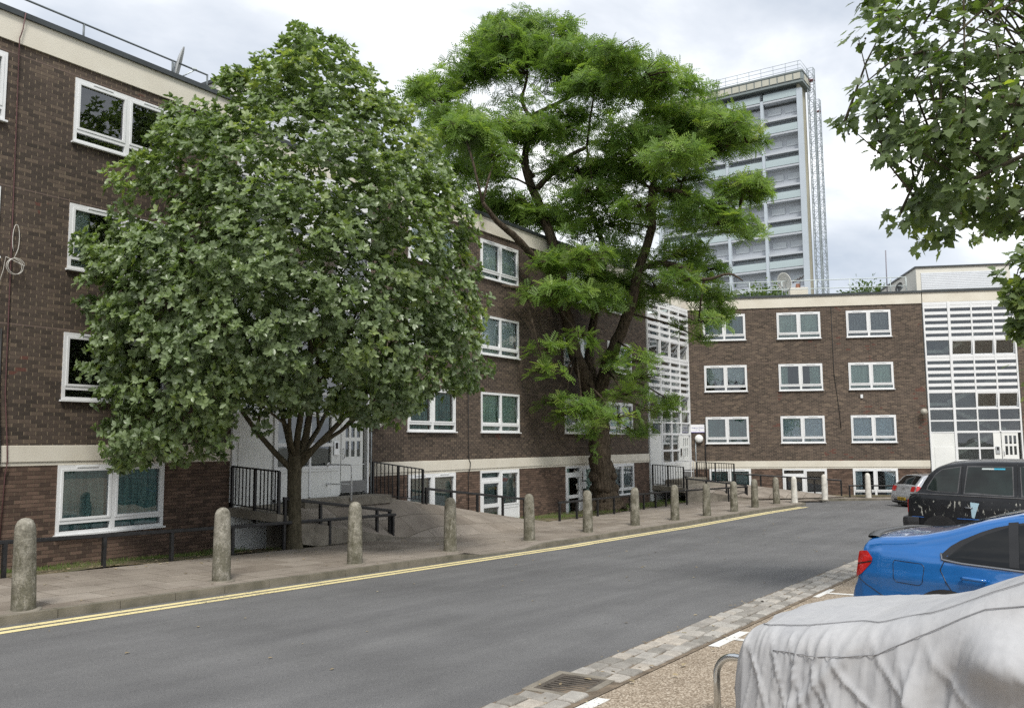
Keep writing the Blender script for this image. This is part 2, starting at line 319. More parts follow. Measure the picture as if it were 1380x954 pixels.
for r in range(3):
    x = -4.0 + .1 * r
    while x < 30:
        L = rng.uniform(.19, .31)
        if not (6.42 < x + L / 2 < 7.12 and r >= 0):
            y0 = 3.50 + .195 * r; j = lambda: rng.uniform(-.010, .010); zt = rz_(x, y0) + .022 + rng.uniform(-.006, .01)
            a, b, c, d = (x + .020 + j(), y0 + .018 + j()), (x + L - .020 + j(), y0 + .018 + j()), (x + L - .020 + j(), y0 + .180 + j()), (x + .020 + j(), y0 + .180 + j())
            i = .02; v = [(p[0], p[1], zt - .07) for p in (a, b, c, d)] + [(p[0], p[1], zt - .012) for p in (a, b, c, d)]
            cx, cy = (a[0] + c[0]) / 2, (a[1] + c[1]) / 2
            v += [(p[0] + (i if p[0] < cx else -i), p[1] + (i if p[1] < cy else -i), zt + rng.uniform(-.003, .003)) for p in (a, b, c, d)]
            st.add(v, [(0, 1, 5, 4), (1, 2, 6, 5), (2, 3, 7, 6), (3, 0, 4, 7), (4, 5, 9, 8), (5, 6, 10, 9), (6, 7, 11, 10), (7, 4, 8, 11), (8, 9, 10, 11)])
        x += L
struct(bevel(st.build('sett_strip', sett_m), .006, 1).data and bpy.data.objects['sett_strip'])
struct(MB().grid(lambda X, Y: (X, Y, rz_(X, Y) + .008), np.arange(-4, 30.1, 1), [3.46, 4.12]).build('sett_bedding', mat('sett_joint_dirt', (.155, .12, .085), .95, .35, 8, .4, 60)))
tm = MB()
for (X, Y) in ((6.0, 3.40), (9.5, 3.40), (13.75, 3.44), (18.0, 3.44)):
    z = lambda a, b: rz_(a, b) + .006
    tm.add([(X - .5, Y - .07, z(X - .5, Y)), (X + .5, Y - .07, z(X + .5, Y)), (X + .5, Y + .05, z(X + .5, Y + .05)), (X - .5, Y + .05, z(X - .5, Y + .05))], [(0, 1, 2, 3)])
    dx = -.42 if X > 6.5 else -.4
    tm.grid(lambda t, s: (X + dx * t + s, Y - .075 - 1.7 * t, z(X + dx * t, Y - .075 - 1.7 * t)), np.linspace(0, 1, 4), [-.05, .05])
struct(tm.build('bay_markings', whitepaint))
# pavement along the far block
P0 = Vector((42.02, 16.70, 0)); ANG = R_(-65.914); DC = Vector((math.cos(ANG), math.sin(ANG), 0)); NC = Vector((-DC.y, DC.x, 0))
fp = MB(); fk = MB()
def cp(t, d, z): q = P0 + DC * t + NC * d; return (q.x, q.y, z)
fp.grid(lambda t, d: cp(t, d, -2.68), np.arange(3.2, 24, .8), [-1.75, -1.2, -.6])
fp.grid(lambda t, d: cp(t, d, -2.69 + .06 * (d + 1.8)), np.arange(-.5, 6.2, .5), [-2.6, -1.6, -.6])
struct(fp.build('far_pavement', paving_m))
fv = MB().grid(lambda t, d: cp(t, d, -2.665 + .1 * (d + .6)), np.arange(-.5, 24, .5), [-.62, -.3, 0]); struct(fv.build('far_verge', soil_m))
t = 3.3
while t < 23: fk.add([cp(a, d, z) for z in (-2.86, -2.675) for a, d in ((t + .005, -1.89), (t + .895, -1.89), (t + .895, -1.75), (t + .005, -1.75))], [(4, 5, 6, 7), (0, 1, 5, 4), (1, 2, 6, 5), (2, 3, 7, 6), (3, 0, 4, 7)]); t += .9
struct(fk.build('far_kerb', kerb_m))

# ------------------------------------------------------------------ windows
def win_mesh(w, h, sash=0.):
    f = MB(); F = .062; c = w / 2
    f.box(0, F, -.03, .06, 0, h); f.box(w - F, w, -.03, .06, 0, h)
    f.box(F, w - F, -.03, .06, h - .075, h); f.box(F, w - F, -.03, .06, 0, .06)
    f.box(c - .05, c + .05, -.03, .06, .06, h - .075)
    for a, b in ((F, c - .05), (c + .05, w - F)):
        f.box(a, b, -.028, .055, .20, .27)
        s = .045; zb, zt = .27, h - .075
        if sash: continue
        f.box(a, a + s, -.042, .03, zb, zt); f.box(b - s, b, -.042, .03, zb, zt); f.box(a + s, b - s, -.042, .03, zb, zb + s); f.box(a + s, b - s, -.042, .03, zt - s, zt)
        f.box((a + b) / 2 - .22, (a + b) / 2 + .22, -.05, -.031, h - .05, h - .025)
    f.box(-.035, w + .035, -.085, .05, -.035, 0)
    return f
def glass_mesh(w, h):
    g = MB(); c = w / 2
    for a, b in ((.06, c - .05), (c + .05, w - .06)):
        g.quad((a, .012, .27), (b, .012, .27), (b, .012, h - .075), (a, .012, h - .075)); g.quad((a, .02, .06), (b, .02, .06), (b, .02, .2), (a, .02, .2))
    return g
def door_mesh(w, h, d):   # garden door on the left reaching d below the sill line, casement on the right
    f = MB(); c = w / 2; F = .065; z0 = -d
    f.box(0, F, -.03, .06, z0, h); f.box(w - F, w, -.03, .06, z0, h); f.box(c - .05, c + .05, -.03, .06, z0, h - .075)
    f.box(F, c - .05, -.03, .06, h - .075, h); f.box(c - .05, w - F, -.03, .06, h - .075, h)
    f.box(F, c - .05, -.028, .055, h - .34, h - .24)
    s = .085; a, b = F, c - .05; zt = h - .34
    f.box(a, a + s, -.045, .03, z0, zt); f.box(b - s, b, -.045, .03, z0, zt); f.box(a + s, b - s, -.045, .03, zt - s, zt); f.box(a + s, b - s, -.045, .03, z0, z0 + .12)
    f.box(a + s, b - s, -.045, .03, .12, .24)
    a, b = c + .05, w - F; f.box(a, b, -.03, .055, .05, .15); f.box(a, b, -.02, .04, z0, .05); s = .045
    f.box(a, a + s, -.042, .03, .15, h - .075); f.box(b - s, b, -.042, .03, .15, h - .075); f.box(a + s, b - s, -.042, .03, .15, .15 + s); f.box(a + s, b - s, -.042, .03, h - .12, h - .075)
    g = MB(); a, b = F + .085, c - .135
    g.quad((a, .0, .24), (b, .0, .24), (b, .0, h - .425), (a, .0, h - .425)); g.quad((a, 0, z0 + .12), (b, 0, z0 + .12), (b, 0, .12), (a, 0, .12)); g.quad((F, .02, h - .24), (c - .05, .02, h - .24), (c - .05, .02, h - .075), (F, .02, h - .075))
    g.quad((c + .09, .012, .19), (w - .1, .012, .19), (w - .1, .012, h - .12), (c + .09, .012, h - .12)); return f, g
def curtain_mesh(w, h, kind, r, z0=.07):
    out = []; c = w / 2
    for a, e_ in ((.05, c - .03), (c + .03, w - .05)):
        b = MB(); out.append(b)
        if kind == 'blind':
            z = z0 + .02
            while z < h - .1: b.quad((a, .13, z), (e_, .13, z), (e_, .10, z + .038), (a, .10, z + .038)); z += .042
            continue
        n = 48; ph = r.uniform(0, 6); fr = r.uniform(5.5, 8)
        if kind == 'swag':
            for k in range(2):
                L, Rr = (a, (a + e_) / 2 + .02) if k == 0 else ((a + e_) / 2 - .02, e_)
                b.grid(lambda u, v: (L + (Rr - L) * u, .13 + .02 * math.sin(u * 9 + v * 14), h - .1 - (h - .42) * v * (math.sin(math.pi * min(max(u * .8 + (.05 if k == 0 else .15), 0), 1)) ** .7)), np.linspace(0, 1, 14), np.linspace(0, 1, 12))
            continue
        L, Rr = a, e_
        if kind == 'open': L, Rr = (a, a + (e_ - a) * .42) if a < .1 else (a + (e_ - a) * .45, e_)
        b.grid(lambda u, z: (L + (Rr - L) * u, .12 + .028 * math.sin(ph + u * (Rr - L) * fr * 6.28 + .4 * math.sin(z * 2)) * (1 - .3 * z / h), z), np.linspace(0, 1, n), np.linspace(z0, h - .08, 5))
    return out
rngw = random.Random(21)
WM = {}
def window(parent, x0, z0, w, h, curt, cm, door=0., sash=0):
    key = (round(w, 2), round(h, 2), door, sash)
    if key not in WM:
        if door: a, b = door_mesh(w, h, door)
        else: a, b = win_mesh(w, h, sash), glass_mesh(w, h)
        WM[key] = (a, b, [])
    a, b, cache = WM[key]
    if not cache:
        o = a.build('window', upvc, parent); g = b.build('pane', glass, o); cache += [o.data, g.data]
    else:
        o = meshpart('window', cache[0], parent); meshpart('pane', cache[1], o)
    o.location = (x0, 0, z0)
    if sash:     # both top lights tilted open
        for a0, b0 in ((.062, w / 2 - .05), (w / 2 + .05, w - .062)):
            s = MB(); wd = b0 - a0; hh = h - .345; k = .05
            s.box(0, k, -.02, .03, 0, hh); s.box(wd - k, wd, -.02, .03, 0, hh); s.box(k, wd - k, -.02, .03, 0, k); s.box(k, wd - k, -.02, .03, hh - k, hh)
            so = s.build('sash', upvc, o, loc=(a0, .0, .27)); so.rotation_euler = (R_(-sash), 0, 0)
    if curt:
        for b in curtain_mesh(w, h, curt, rngw, .07 - door * .8): b.build('blind' if curt == 'blind' else 'curtain', cur[cm], o, smooth=curt != 'blind')
    return o
def wall_with_holes(x0, x1, z0, z1, holes, mats, zsplit, parent, name='wall', dy=0.):
    b = MB(); X = sorted({x0, x1} | {v for h in holes for v in h[:2]}); Z = sorted({z0, z1, zsplit} | {v for h in holes for v in h[2:4]})
    X = [v for v in X if x0 <= v <= x1]; Z = [v for v in Z if z0 <= v <= z1]
    for i in range(len(X) - 1):
        for j in range(len(Z) - 1):
            cx, cz = (X[i] + X[i + 1]) / 2, (Z[j] + Z[j + 1]) / 2
            if any(h[0] < cx < h[1] and h[2] < cz < h[3] for h in holes): continue
            b.quad((X[i], dy, Z[j]), (X[i + 1], dy, Z[j]), (X[i + 1], dy, Z[j + 1]), (X[i], dy, Z[j + 1]), 0 if cz > zsplit else 1)
    for h in holes:
        a, c, d, e_ = h[:4]; y = dy + .11
        for q in (((a, dy, d), (a, dy, e_), (a, y, e_), (a, y, d)), ((c, dy, e_), (c, dy, d), (c, y, d), (c, y, e_)), ((a, dy, e_), (c, dy, e_), (c, y, e_), (a, y, e_)), ((c, dy, d), (a, dy, d), (a, y, d), (c, y, d))): b.quad(*q, 0 if d > zsplit else 1)
    return b.build(name, mats, parent)
def block(name, label, loc, rz, x0, x1, zoff, cols, basement, bricks, depth=9.):
    """four-storey block: cols = [(x, w, [(curtain, material, tilt) x3 bottom to top])], basement = [(x, w, doordepth, curtain, material)]"""
    T = thing(name, label, 'apartment block', loc, rz)
    holes = []; wins = []
    H = 1.33
    for X, w, cs in cols:
        for k in range(3):
            z = .93 + zoff + 2.605 * k; holes.append((X, X + w, z, z + H)); wins.append((X, z, w, H, cs[k], 0.))
    for X, w, d, cu, cm_ in basement:
        z1 = -.345 + zoff; z = z1 - 1.34; holes.append((X, X + w, z - d, z1)); wins.append((X, z, w, 1.34, (cu, cm_, 0), d))
    top = 7.73 + zoff; zb = -.29 + zoff
    wall_with_holes(x0, x1, -3.6, top + .02, holes, bricks, zb, T)
    for X, z, w, h, cs, d in wins: window(T, X, z, w, h, cs[0], cs[1], d, cs[2])
    bd = MB(); bd.box(x0, x1, -.035, .2, -.27 + zoff, .04 + zoff); bd.box(x0, x1, -.012, .2, -.345 + zoff, -.27 + zoff)
    bevel(bd.build('stone_band', cream, T), .008, 1)
    pp = MB(); pp.box(x0, x1, -.045, .25, top, 8.25 + zoff); pp.build('parapet', cream, T)
    cp_ = MB(); cp_.box(x0 - .01, x1 + .01, -.10, .3, 8.25 + zoff, 8.36 + zoff); cp_.build('coping', capmat, T)
    sh = MB(); sh.box(x0, x1, .25, depth, 7.95 + zoff, 8.05 + zoff); sh.build('roof', roofm, T)
    s2 = MB(); zt = 7.95 + zoff
    s2.quad((x0, 0, -3.6), (x0, 0, zt), (x0, depth, zt), (x0, depth, -3.6)); s2.quad((x1, depth, -3.6), (x1, depth, zt), (x1, 0, zt), (x1, 0, -3.6)); s2.quad((x0, depth, -3.6), (x0, depth, zt), (x1, depth, zt), (x1, depth, -3.6))
    for k in range(4): s2.quad((x0, .32, .55 + zoff + 2.605 * (k - 1)), (x1, .32, .55 + zoff + 2.605 * (k - 1)), (x1, depth, .55 + zoff + 2.605 * (k - 1)), (x0, depth, .55 + zoff + 2.605 * (k - 1)))
    for X in sorted({c[0] for c in cols}): s2.quad((X - .4, .32, -3.5), (X - .4, depth, -3.5), (X - .4, depth, zt), (X - .4, .32, zt))
    s2.quad((x0, 3.6, -3.5), (x1, 3.6, -3.5), (x1, 3.6, zt), (x0, 3.6, zt))
    s2.build('inner_wall', plaster, T); return T
YW = 16.7
BA = block('apartment_block', 'near dark brick block at the left, a cable hanging down its wall', (0, YW, 0), 0, -16, 13.48, 0.,
      [(-5.6, 2.34, [('net', 'net', 0)] * 3), (-1.9, 2.34, [('net', 'net', 0)] * 3), (2.0, 2.34, [('net', 'net', 0)] * 3), (5.72, 2.34, [('net', 'net', 0), ('teal', 'teal', 0), ('open', 'teal', 0)]), (9.40, 2.34, [(None, None, 0), ('open', 'net', 0), (None, None, 0)])],
      [(5.72, 2.34, 0., 'teal', 'teal'), (9.40, 2.34, 0., 'teal', 'teal')], [brick_a, brick_low])
BB = block('apartment_block', 'middle dark brick block behind the tall locust tree, with white basement garden doors', (0, YW, 0), 0, 18.2, 36.9, -.53,
      [(19.86, 2.34, [('teal', 'teal', 0), ('net', 'net', 0), ('net', 'net', 0)]), (23.62, 2.34, [('green', 'green', 9), ('net', 'net', 12), ('net', 'net', 0)]), (29.2, 2.34, [('net', 'net', 0), ('net', 'net', 0), ('green', 'green', 0)]), (32.9, 2.34, [('net', 'net', 0), ('green', 'green', 0), ('net', 'net', 0)])],
      [(19.86, 2.34, 0., 'blind', 'blind'), (23.56, 2.34, .55, 'blind', 'blind'), (29.2, 2.34, .6, 'open', 'green'), (32.9, 2.34, 0., 'grey', 'grey')], [brick_b, brick_low])
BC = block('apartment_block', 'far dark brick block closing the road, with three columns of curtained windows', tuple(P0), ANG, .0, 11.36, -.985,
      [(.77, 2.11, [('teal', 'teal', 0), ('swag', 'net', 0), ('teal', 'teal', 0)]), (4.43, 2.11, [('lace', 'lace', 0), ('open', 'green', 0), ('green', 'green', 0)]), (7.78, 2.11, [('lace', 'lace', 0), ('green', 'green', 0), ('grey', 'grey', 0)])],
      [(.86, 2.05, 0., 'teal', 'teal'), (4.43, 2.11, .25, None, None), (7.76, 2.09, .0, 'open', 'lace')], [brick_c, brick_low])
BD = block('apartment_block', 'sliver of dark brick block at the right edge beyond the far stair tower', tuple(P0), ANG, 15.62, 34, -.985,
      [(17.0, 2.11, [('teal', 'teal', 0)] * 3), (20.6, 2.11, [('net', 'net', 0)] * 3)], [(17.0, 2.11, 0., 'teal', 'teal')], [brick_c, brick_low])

# ------------------------------------------------------------------ stair towers
def stair_tower(label, loc, rz, x0, w, dz, openings, land, depth=4.2):
    T = thing('stair_tower', label, 'stair tower', loc, rz)
    k = w / 4.2; c0, m0 = 1.13 * k, .12
    xc = [x0, x0 + c0, x0 + c0 + m0]; cw = (w - c0 - m0) / 3; X = [xc[2] + cw * i for i in range(4)]
    fr = MB(); gl = MB(); bo = MB(); bo2 = MB(); lower = []
    zt, zb = 6.78 + dz, -1.7 + dz
    fr.box(x0, x0 + .07, -.06, .08, zb, zt); fr.box(x0 + c0, x0 + c0 + m0, -.07, .08, zb, zt); fr.box(x0 + w - .07, x0 + w, -.06, .08, zb, zt)
    for i in (1, 2): fr.box(X[i] - .035, X[i] + .035, -.05, .07, (.40 if i == 2 else zb - dz) + dz, zt)
    fields = [(x0 + .07, x0 + c0)] + [(X[i] + (.035 if i else 0), X[i + 1] - (.035 if i < 2 else .07)) for i in range(3)]
    def bars(a, b, zs):
        for z0, z1 in zs: fr.box(a, b, -.045, .06, z0 + dz, z1 + dz)
    for fi, (a, b) in enumerate(fields):
        bars(a, b, [(6.62, 6.78), (4.88, 5.06), (4.02, 4.15), (2.30, 2.46), (1.49, 1.58)])
        for base_, n_ in ((5.06, 5), (2.46, 5)):    # slatted bands: white boards with slots between
            st_ = (6.62 - 5.06) / 5 if base_ > 3 else (4.02 - 2.46) / 5
            for q in range(n_):
                zz = base_ + st_ * q + dz
                (bo2 if base_ > 3 else bo).box(a, b, -.035, .03, zz + st_ * .52, zz + st_ - .001)
                gl.quad((a, .02, zz), (b, .02, zz), (b, .02, zz + st_ * .52), (a, .02, zz + st_ * .52))
        for q, (z0, z1) in enumerate(((4.15, 4.88), (1.58, 2.30))):
            if (fi, q) in openings: continue
            gl.quad((a, .02, z0 + dz), (b, .02, z0 + dz), (b, .02, z1 + dz), (a, .02, z1 + dz))
        if fi == 0:
            bars(a, b, [(.92, .99), (.36, .42)])
            gl.quad((a, .02, .99 + dz), (b, .02, .99 + dz), (b, .02, 1.49 + dz), (a, .02, 1.49 + dz)); gl.quad((a, .02, .42 + dz), (b, .02, .42 + dz), (b, .02, .92 + dz), (a, .02, .92 + dz))
            lower.append(MB().box(a, b, -.03, .05, -3.3, .36 + dz).box(a + .12, b - .12, -.045, -.031, -1.6 + dz, -.3 + dz))
        elif fi < 3:
            bars(a, b, [(.92, .99), (.36, .46), (-.42, -.33), (-1.0, -.92)])
            for z0, z1 in ((.99, 1.49), (.46, .92), (-.33, .36), (-.92, -.42)): gl.quad((a, .02, z0 + dz), (b, .02, z0 + dz), (b, .02, z1 + dz), (a, .02, z1 + dz))
            lower.append(MB().box(a, b, -.03, .05, -1.78 + dz, -1.0 + dz).box(a, b, -.05, -.031, -1.06 + dz, -1.03 + dz))
        else:
            bars(a, b, [(.92, .99), (.36, .46)])
            for z0, z1 in ((.99, 1.49), (.46, .92)): gl.quad((a, .02, z0 + dz), (b, .02, z0 + dz), (b, .02, z1 + dz), (a, .02, z1 + dz))
    MB().box(x0 + .07 + c0, x0 + w, .0, .05, -3.3, -1.785 + dz).build('plinth', white_panel, T)
    bevel(fr.build('frame', upvc, T), .006, 1); gl.build('glazing', glass, T); bo.build('slat_boards', upvc, T); bo2.build('slat_boards', upvc, T)
    for q in lower: q.build('lower_panel', white_panel, T)
    # entrance door: two tiers of three slots
    a, b = fields[3]; dm = MB(); z0, z1 = -1.70 + dz, .36 + dz; wd = b - a
    xs_ = [0, .16 * wd, .30 * wd, .38 * wd, .52 * wd, .60 * wd, .74 * wd, .84 * wd]; xs_ = [a + v for v in xs_] + [b]
    for i in range(0, 8, 2): dm.box(xs_[i], xs_[i + 1], -.03, .03, z0 + .05, z1)
    for i in range(1, 7, 2):
        dm.box(xs_[i], xs_[i + 1], -.03, .03, z0 + .05, z0 + 1.0); dm.box(xs_[i], xs_[i + 1], -.03, .03, z0 + 1.42, z0 + 1.52); dm.box(xs_[i], xs_[i + 1], -.03, .03, z1 - .14, z1)
    dm.box(a + .1, b - .1, -.04, -.031, z0 + .78, z0 + .80)
    do = dm.build('door', white_panel, T)
    MB().box(a + .02, b - .02, -.042, -.031, z0 + .06, z0 + .36).build('kick_plate', greykick, do)
    g2 = MB()
    for i in range(1, 7, 2): g2.quad((xs_[i], .0, z0 + 1.0), (xs_[i + 1], 0, z0 + 1.0), (xs_[i + 1], 0, z1 - .14), (xs_[i], 0, z1 - .14))
    g2.build('door_glass', glass, do)
    h = MB(); h.tube([(a + .07, -.03, z0 + .95), (a + .07, -.08, z0 + .97), (a + .07, -.08, z0 + 1.2), (a + .07, -.03, z0 + 1.22)], .012); h.build('handle', steel, do, True)
    ic = MB(); ic.box(a - .30, a - .12, -.075, -.05, z0 + 1.05, z0 + 1.42); ico = bevel(ic.build('intercom', steel, T), .006)
    ii = MB(); ii.box(a - .255, a - .165, -.08, -.0751, z0 + 1.22, z0 + 1.38); ii.build('speaker_panel', black_metal, ico)
    bb = MB(); bb.box(a - .37, a - .036, -.0365, .028, z0 + .003, z1 - .003); bb.build('intercom_panel', white_panel, T)
    # top-hung lights pushed open
    for fi, q in openings:
        a, b = fields[fi]; z0, z1 = ((4.15, 4.88), (1.58, 2.30))[q]; hh = z1 - z0; s = MB(); f = .045; wd = b - a
        s.box(0, f, -.03, .02, -hh, 0); s.box(wd - f, wd, -.03, .02, -hh, 0); s.box(f, wd - f, -.03, .02, -f, 0); s.box(f, wd - f, -.03, .02, -hh, -hh + f)
        so = s.build('open_light', upvc, T, loc=(a, -.02, z1 + dz)); so.rotation_euler = (R_(openings[(fi, q)]), 0, 0)
        MB().quad((f, 0, -hh + f), (wd - f, 0, -hh + f), (wd - f, 0, -f), (f, 0, -f)).build('pane', glass, so)
        MB().tube([(wd / 2, -.03, -hh + .02), (wd / 2, -.09, -hh + .05)], .01, 6).build('stay', upvc, so)
    # interior: back wall, landings, stair flights
    it = MB(); d = depth
    it.quad((x0, d, -3.3), (x0 + w, d, -3.3), (x0 + w, d, zt), (x0, d, zt)); it.quad((x0 + .005, .1, -3.3), (x0 + .005, d, -3.3), (x0 + .005, d, zt), (x0 + .005, .1, zt)); it.quad((x0 + w - .005, d, -3.3), (x0 + w - .005, .1, -3.3), (x0 + w - .005, .1, zt), (x0 + w - .005, d, zt))
    it.quad((x0, .1, -1.72 + dz), (x0 + w, .1, -1.72 + dz), (x0 + w, d, -1.72 + dz), (x0, d, -1.72 + dz))
    for n_ in range(3):
        zl = .55 + dz + 2.605 * n_; it.box(x0 + .02, x0 + w - .02, 2.3, d - .02, zl - .18, zl)
        zm = zl - 1.3; it.box(x0 + .02, x0 + 1.2, .5, 2.2, zm - .15, zm)
        it.beam((x0 + 1.1, 1.0, zm), (x0 + w - .5, 1.0, zl), .9, .22); it.beam((x0 + 1.1, .6, zm + .75), (x0 + w - .5, .6, zl + .75), .05, .06, 1)
        it.beam((x0 + 1.1, 2.4, zm), (x0 + w - .5, 2.4, zl - 2.605), .9, .2)
        for q in range(12): xx = x0 + 1.2 + q * (w - 1.8) / 12; zq = zm + (zl - zm) * q / 12; it.box(xx, xx + .03, .585, .615, zq + .1, zq + .75, 1)
    it.build('staircase', [plaster, black_metal], T)
    # parapet and lift-motor room over it
    MB().box(x0, x0 + w, -.048, .25, zt + .002, 7.27 + dz).build('parapet', cream, T)
    MB().box(x0 - .012, x0 + w + .012, -.105, .3, 7.27 + dz, 7.375 + dz).build('coping', capmat, T)
    MB().box(x0, x0 + w, .25, 9, 6.9 + dz, 7.0 + dz).build('roof', roofm, T)
    ph = MB(); ph.box(x0 - .2, x0 + w - .05, .02, 6.5, 7.38 + dz, 8.52 + dz); pho = ph.build('plant_room', cream_d, T)
    ps = MB()
    for q in range(10): ps.box(x0 + .02, x0 + w - .28, -.012, .015, 7.42 + dz + q * .085, 7.42 + dz + q * .085 + .075)
    ps.build('louvre', mat('pale_louvre', (.62, .65, .69), .5, .04, 2), pho)
    MB().box(x0 - .26, x0 + w + .01, -.04, 6.56, 8.52 + dz, 8.60 + dz).build('plant_room_coping', capmat, pho)
    if land: bevel(MB().box(x0 + 1.4 * k, x0 + w + .05, -.85, -.06, -1.95 + dz, -1.725 + dz).build('door_step', concrete, T), .012)
    return T
stair_tower('white stair tower with slatted glazing behind the silvery tree, beside the near block', (0, YW, 0), 0, 13.5, 4.66, .39, {(1, 0): 14, (2, 0): 14}, True)
stair_tower('white glazed stair tower in the corner right of the locust trunk, lights pushed wide open', (0, YW, 0), 0, 36.95, 5.0, 0., {(1, 0): 32, (2, 0): 32, (3, 0): 32, (1, 1): 30, (2, 1): 30, (3, 1): 38}, True)
stair_tower('white glazed stair tower on the far block, rising behind the black taxi', tuple(P0), ANG, 11.40, 4.18, 0., {(1, 0): 10, (2, 0): 10, (3, 0): 12, (2, 1): 10, (3, 1): 12}, True)

# ------------------------------------------------------------------ street furniture
prof = [(.152, -.12), (.15, 0), (.146, .3), (.138, .7), (.130, 1.0), (.128, 1.05), (.118, 1.11), (.092, 1.165), (.05, 1.195), (.012, 1.203)]
bm0 = None
BOLL = [
 (6.28, 11.82, 'stout weathered concrete bollard, first of the row at the left edge of the photo', .03, -.04, (.9, .9, .85)),
 (9.64, 12.08, 'concrete bollard right of the basement window with dark teal curtains', .0, .01, (1, 1, 1)),
 (12.78, 12.06, 'concrete bollard in front of the black knee rail beside the silvery tree trunk', .015, 0, (1, 1, .95)),
 (15.9, 12.10, 'concrete bollard at the foot of the near entrance ramp, by the dropped kerb', 0, .01, (1, .98, .9)),
 (19.38, 12.18, 'concrete bollard covering the lower end of the sloping ramp handrail', 0, .0, (.95, .95, .88)),
 (22.45, 12.12, 'concrete bollard just left of the locust trunk', 0, .0, (.8, .8, .74)),
 (25.4, 12.02, 'mossy concrete bollard just right of the locust trunk, by the window', .01, 0, (.66, .66, .6)),
 (28.2, 11.85, 'mossy concrete bollard in front of the far barred landing railing', 0, -.01, (.66, .66, .58)),
 (30.6, 11.62, 'mossy concrete bollard in front of the far entrance door step', 0, 0, (.68, .68, .6)),
 (33.2, 11.5, 'brown concrete bollard below the far block left basement window', 0, 0, (.7, .7, .62)),
 (35.9, 11.55, 'brown concrete bollard at the end of the far knee rail', 0, 0, (.75, .74, .66)),
 (38.6, 11.45, 'leaning brown concrete bollard, last before the two white ones', .03, .02, (.8, .78, .7)),
 (39.6, 10.95, 'white painted bollard at the rounded end of the pavement', 0, 0, (2.2, 2.2, 2.2)),
 (41.9, 10.2, 'white painted bollard in front of the far block garden door', 0, 0, (2.2, 2.2, 2.2)),
 (44.2, 8.75, 'white painted bollard left of the silver hatchback', 0, 0, (2.2, 2.2, 2.2))]
white_boll = mat('worn_white_concrete', (.58, .56, .51), .9, .2, 6, .3, 50)
for i, (X, Y, lab, tx, ty, c) in enumerate(BOLL):
    if bm0 is None:
        o = MB().lathe(prof, 22).build('bollard', bollard_m, None, True); bm0 = o
        base_o = MB().lathe([(.22, -.02), (.215, .012), (.15, .018)], 16).build('mortar_collar', concrete, o, True)
    else:
        o = bm0.copy(); C.objects.link(o); b2 = base_o.copy(); C.objects.link(b2); b2.parent = o
    o.location = (X, Y, pz(X, Y) if X < 40 else -2.68); o.rotation_euler = (tx, ty, i * 1.3); o.scale = (1, 1, 1.0 if X < 30 else .97)
    if c[0] > 1:
        o.data = o.data.copy(); o.data.materials[0] = white_boll; o.scale = (.92, .92, .98)
    else: o.color = (*c, 1)
    tag(o, lab, 'bollard', 'bollards along the kerb')

def knee_rail(label, pts, hs, bases, w=.075):
    """rail through pts (tops), posts at pts down to bases"""
    p0 = Vector(pts[0]); T = thing('knee_rail', label, 'rail', p0)
    r = MB()
    for a, b in zip(pts[:-1], pts[1:]): r.beam(Vector(a) - p0, Vector(b) - p0, w, .07)
    bevel(r.build('top_rail', black_metal, T), .012, 2)
    for p, z in hs:
        q = Vector(p) - p0; MB().box(q.x - .032, q.x + .032, q.y - .032, q.y + .032, z - p0.z, q.z - .02).build('post', black_metal, T)
    return T
def lin(a, b, n): return [tuple(np.array(a) + (np.array(b) - np.array(a)) * i / n) for i in range(n + 1)]
# rail along the near block verge
A_, B_ = (-3.0, 14.98, pz(-3, 14.98) + .58), (17.3, 14.93, -1.80)
ra = [A_, (6, 14.98, pz(6, 15) + .57), (12, 14.98, pz(12, 15) + .57), (17.3, 14.93, -1.78)]
knee_rail('black knee rail along the near grass verge below the window with dark teal curtains', ra, [((X, 14.97, float(np.interp(X, [-3, 6, 12, 17.3], [p[2] for p in ra]))), pz(X, 15) - .1) for X in (-2.6, .2, 2.9, 5.4, 7.6, 9.35, 10.75, 12.2, 13.6, 15.0, 15.9, 17.25)], 0)
rb = [(13.62, 15.03, -1.17), (17.22, 15.01, -1.68)]
knee_rail('black sloping rail on the edge of the near entrance ramp, behind the tree trunk', rb, [((X, 15.02, float(np.interp(X, [13.6, 17.2], [-1.17, -1.68]))), float(np.interp(X, [13.5, 17.4], [-1.62, -2.35])) - .1) for X in (13.66, 14.75, 15.75, 16.7, 17.18)], 0)
rc = [(19.87, 16.02, -1.262), (24.5, 15.5, -1.816)]
knee_rail('black sloping rail on the far side of the near entrance ramp', rc, [((X, 16.02 - (X - 19.87) * .112, float(np.interp(X, [19.87, 24.5], [-1.262, -1.816]))), float(np.interp(X, [19.8, 24.5], [-1.66, -2.44])) - .1) for X in (19.9, 20.95, 22.1, 23.3, 24.4)], 0)
rd = [(25.2, 14.7, pz(25.2, 14.7) + .60), (34, 14.75, pz(34, 14.7) + .60), (40.2, 13.25, -2.06)]
knee_rail('long black knee rail in front of the locust trunk and middle block verge', rd, [(tuple(np.array(rd[0]) + (np.array(rd[1]) - np.array(rd[0])) * s), pz(25 + 9 * s, 14.7) - .08) for s in (0.01, .145, .32, .47, .63, .77, .9)] + [(tuple(np.array(rd[1]) + (np.array(rd[2]) - np.array(rd[1])) * s), -2.75) for s in (.02, .25, .5, .75, .99)], 0)
re_ = [(37.25, 15.1, -1.60), (40.2, 13.3, -2.0)]
knee_rail('black sloping rail on the near edge of the far entrance ramp', re_, [(tuple(np.array(re_[0]) + (np.array(re_[1]) - np.array(re_[0])) * s), -2.2 - .45 * s) for s in (.02, .33, .66, .98)], 0)
def cq(t, d, z): q = P0 + DC * t + NC * d; return (q.x, q.y, z)
rf = [cq(2.0, -1.0, -1.53), cq(7.0, -1.05, -1.86)]
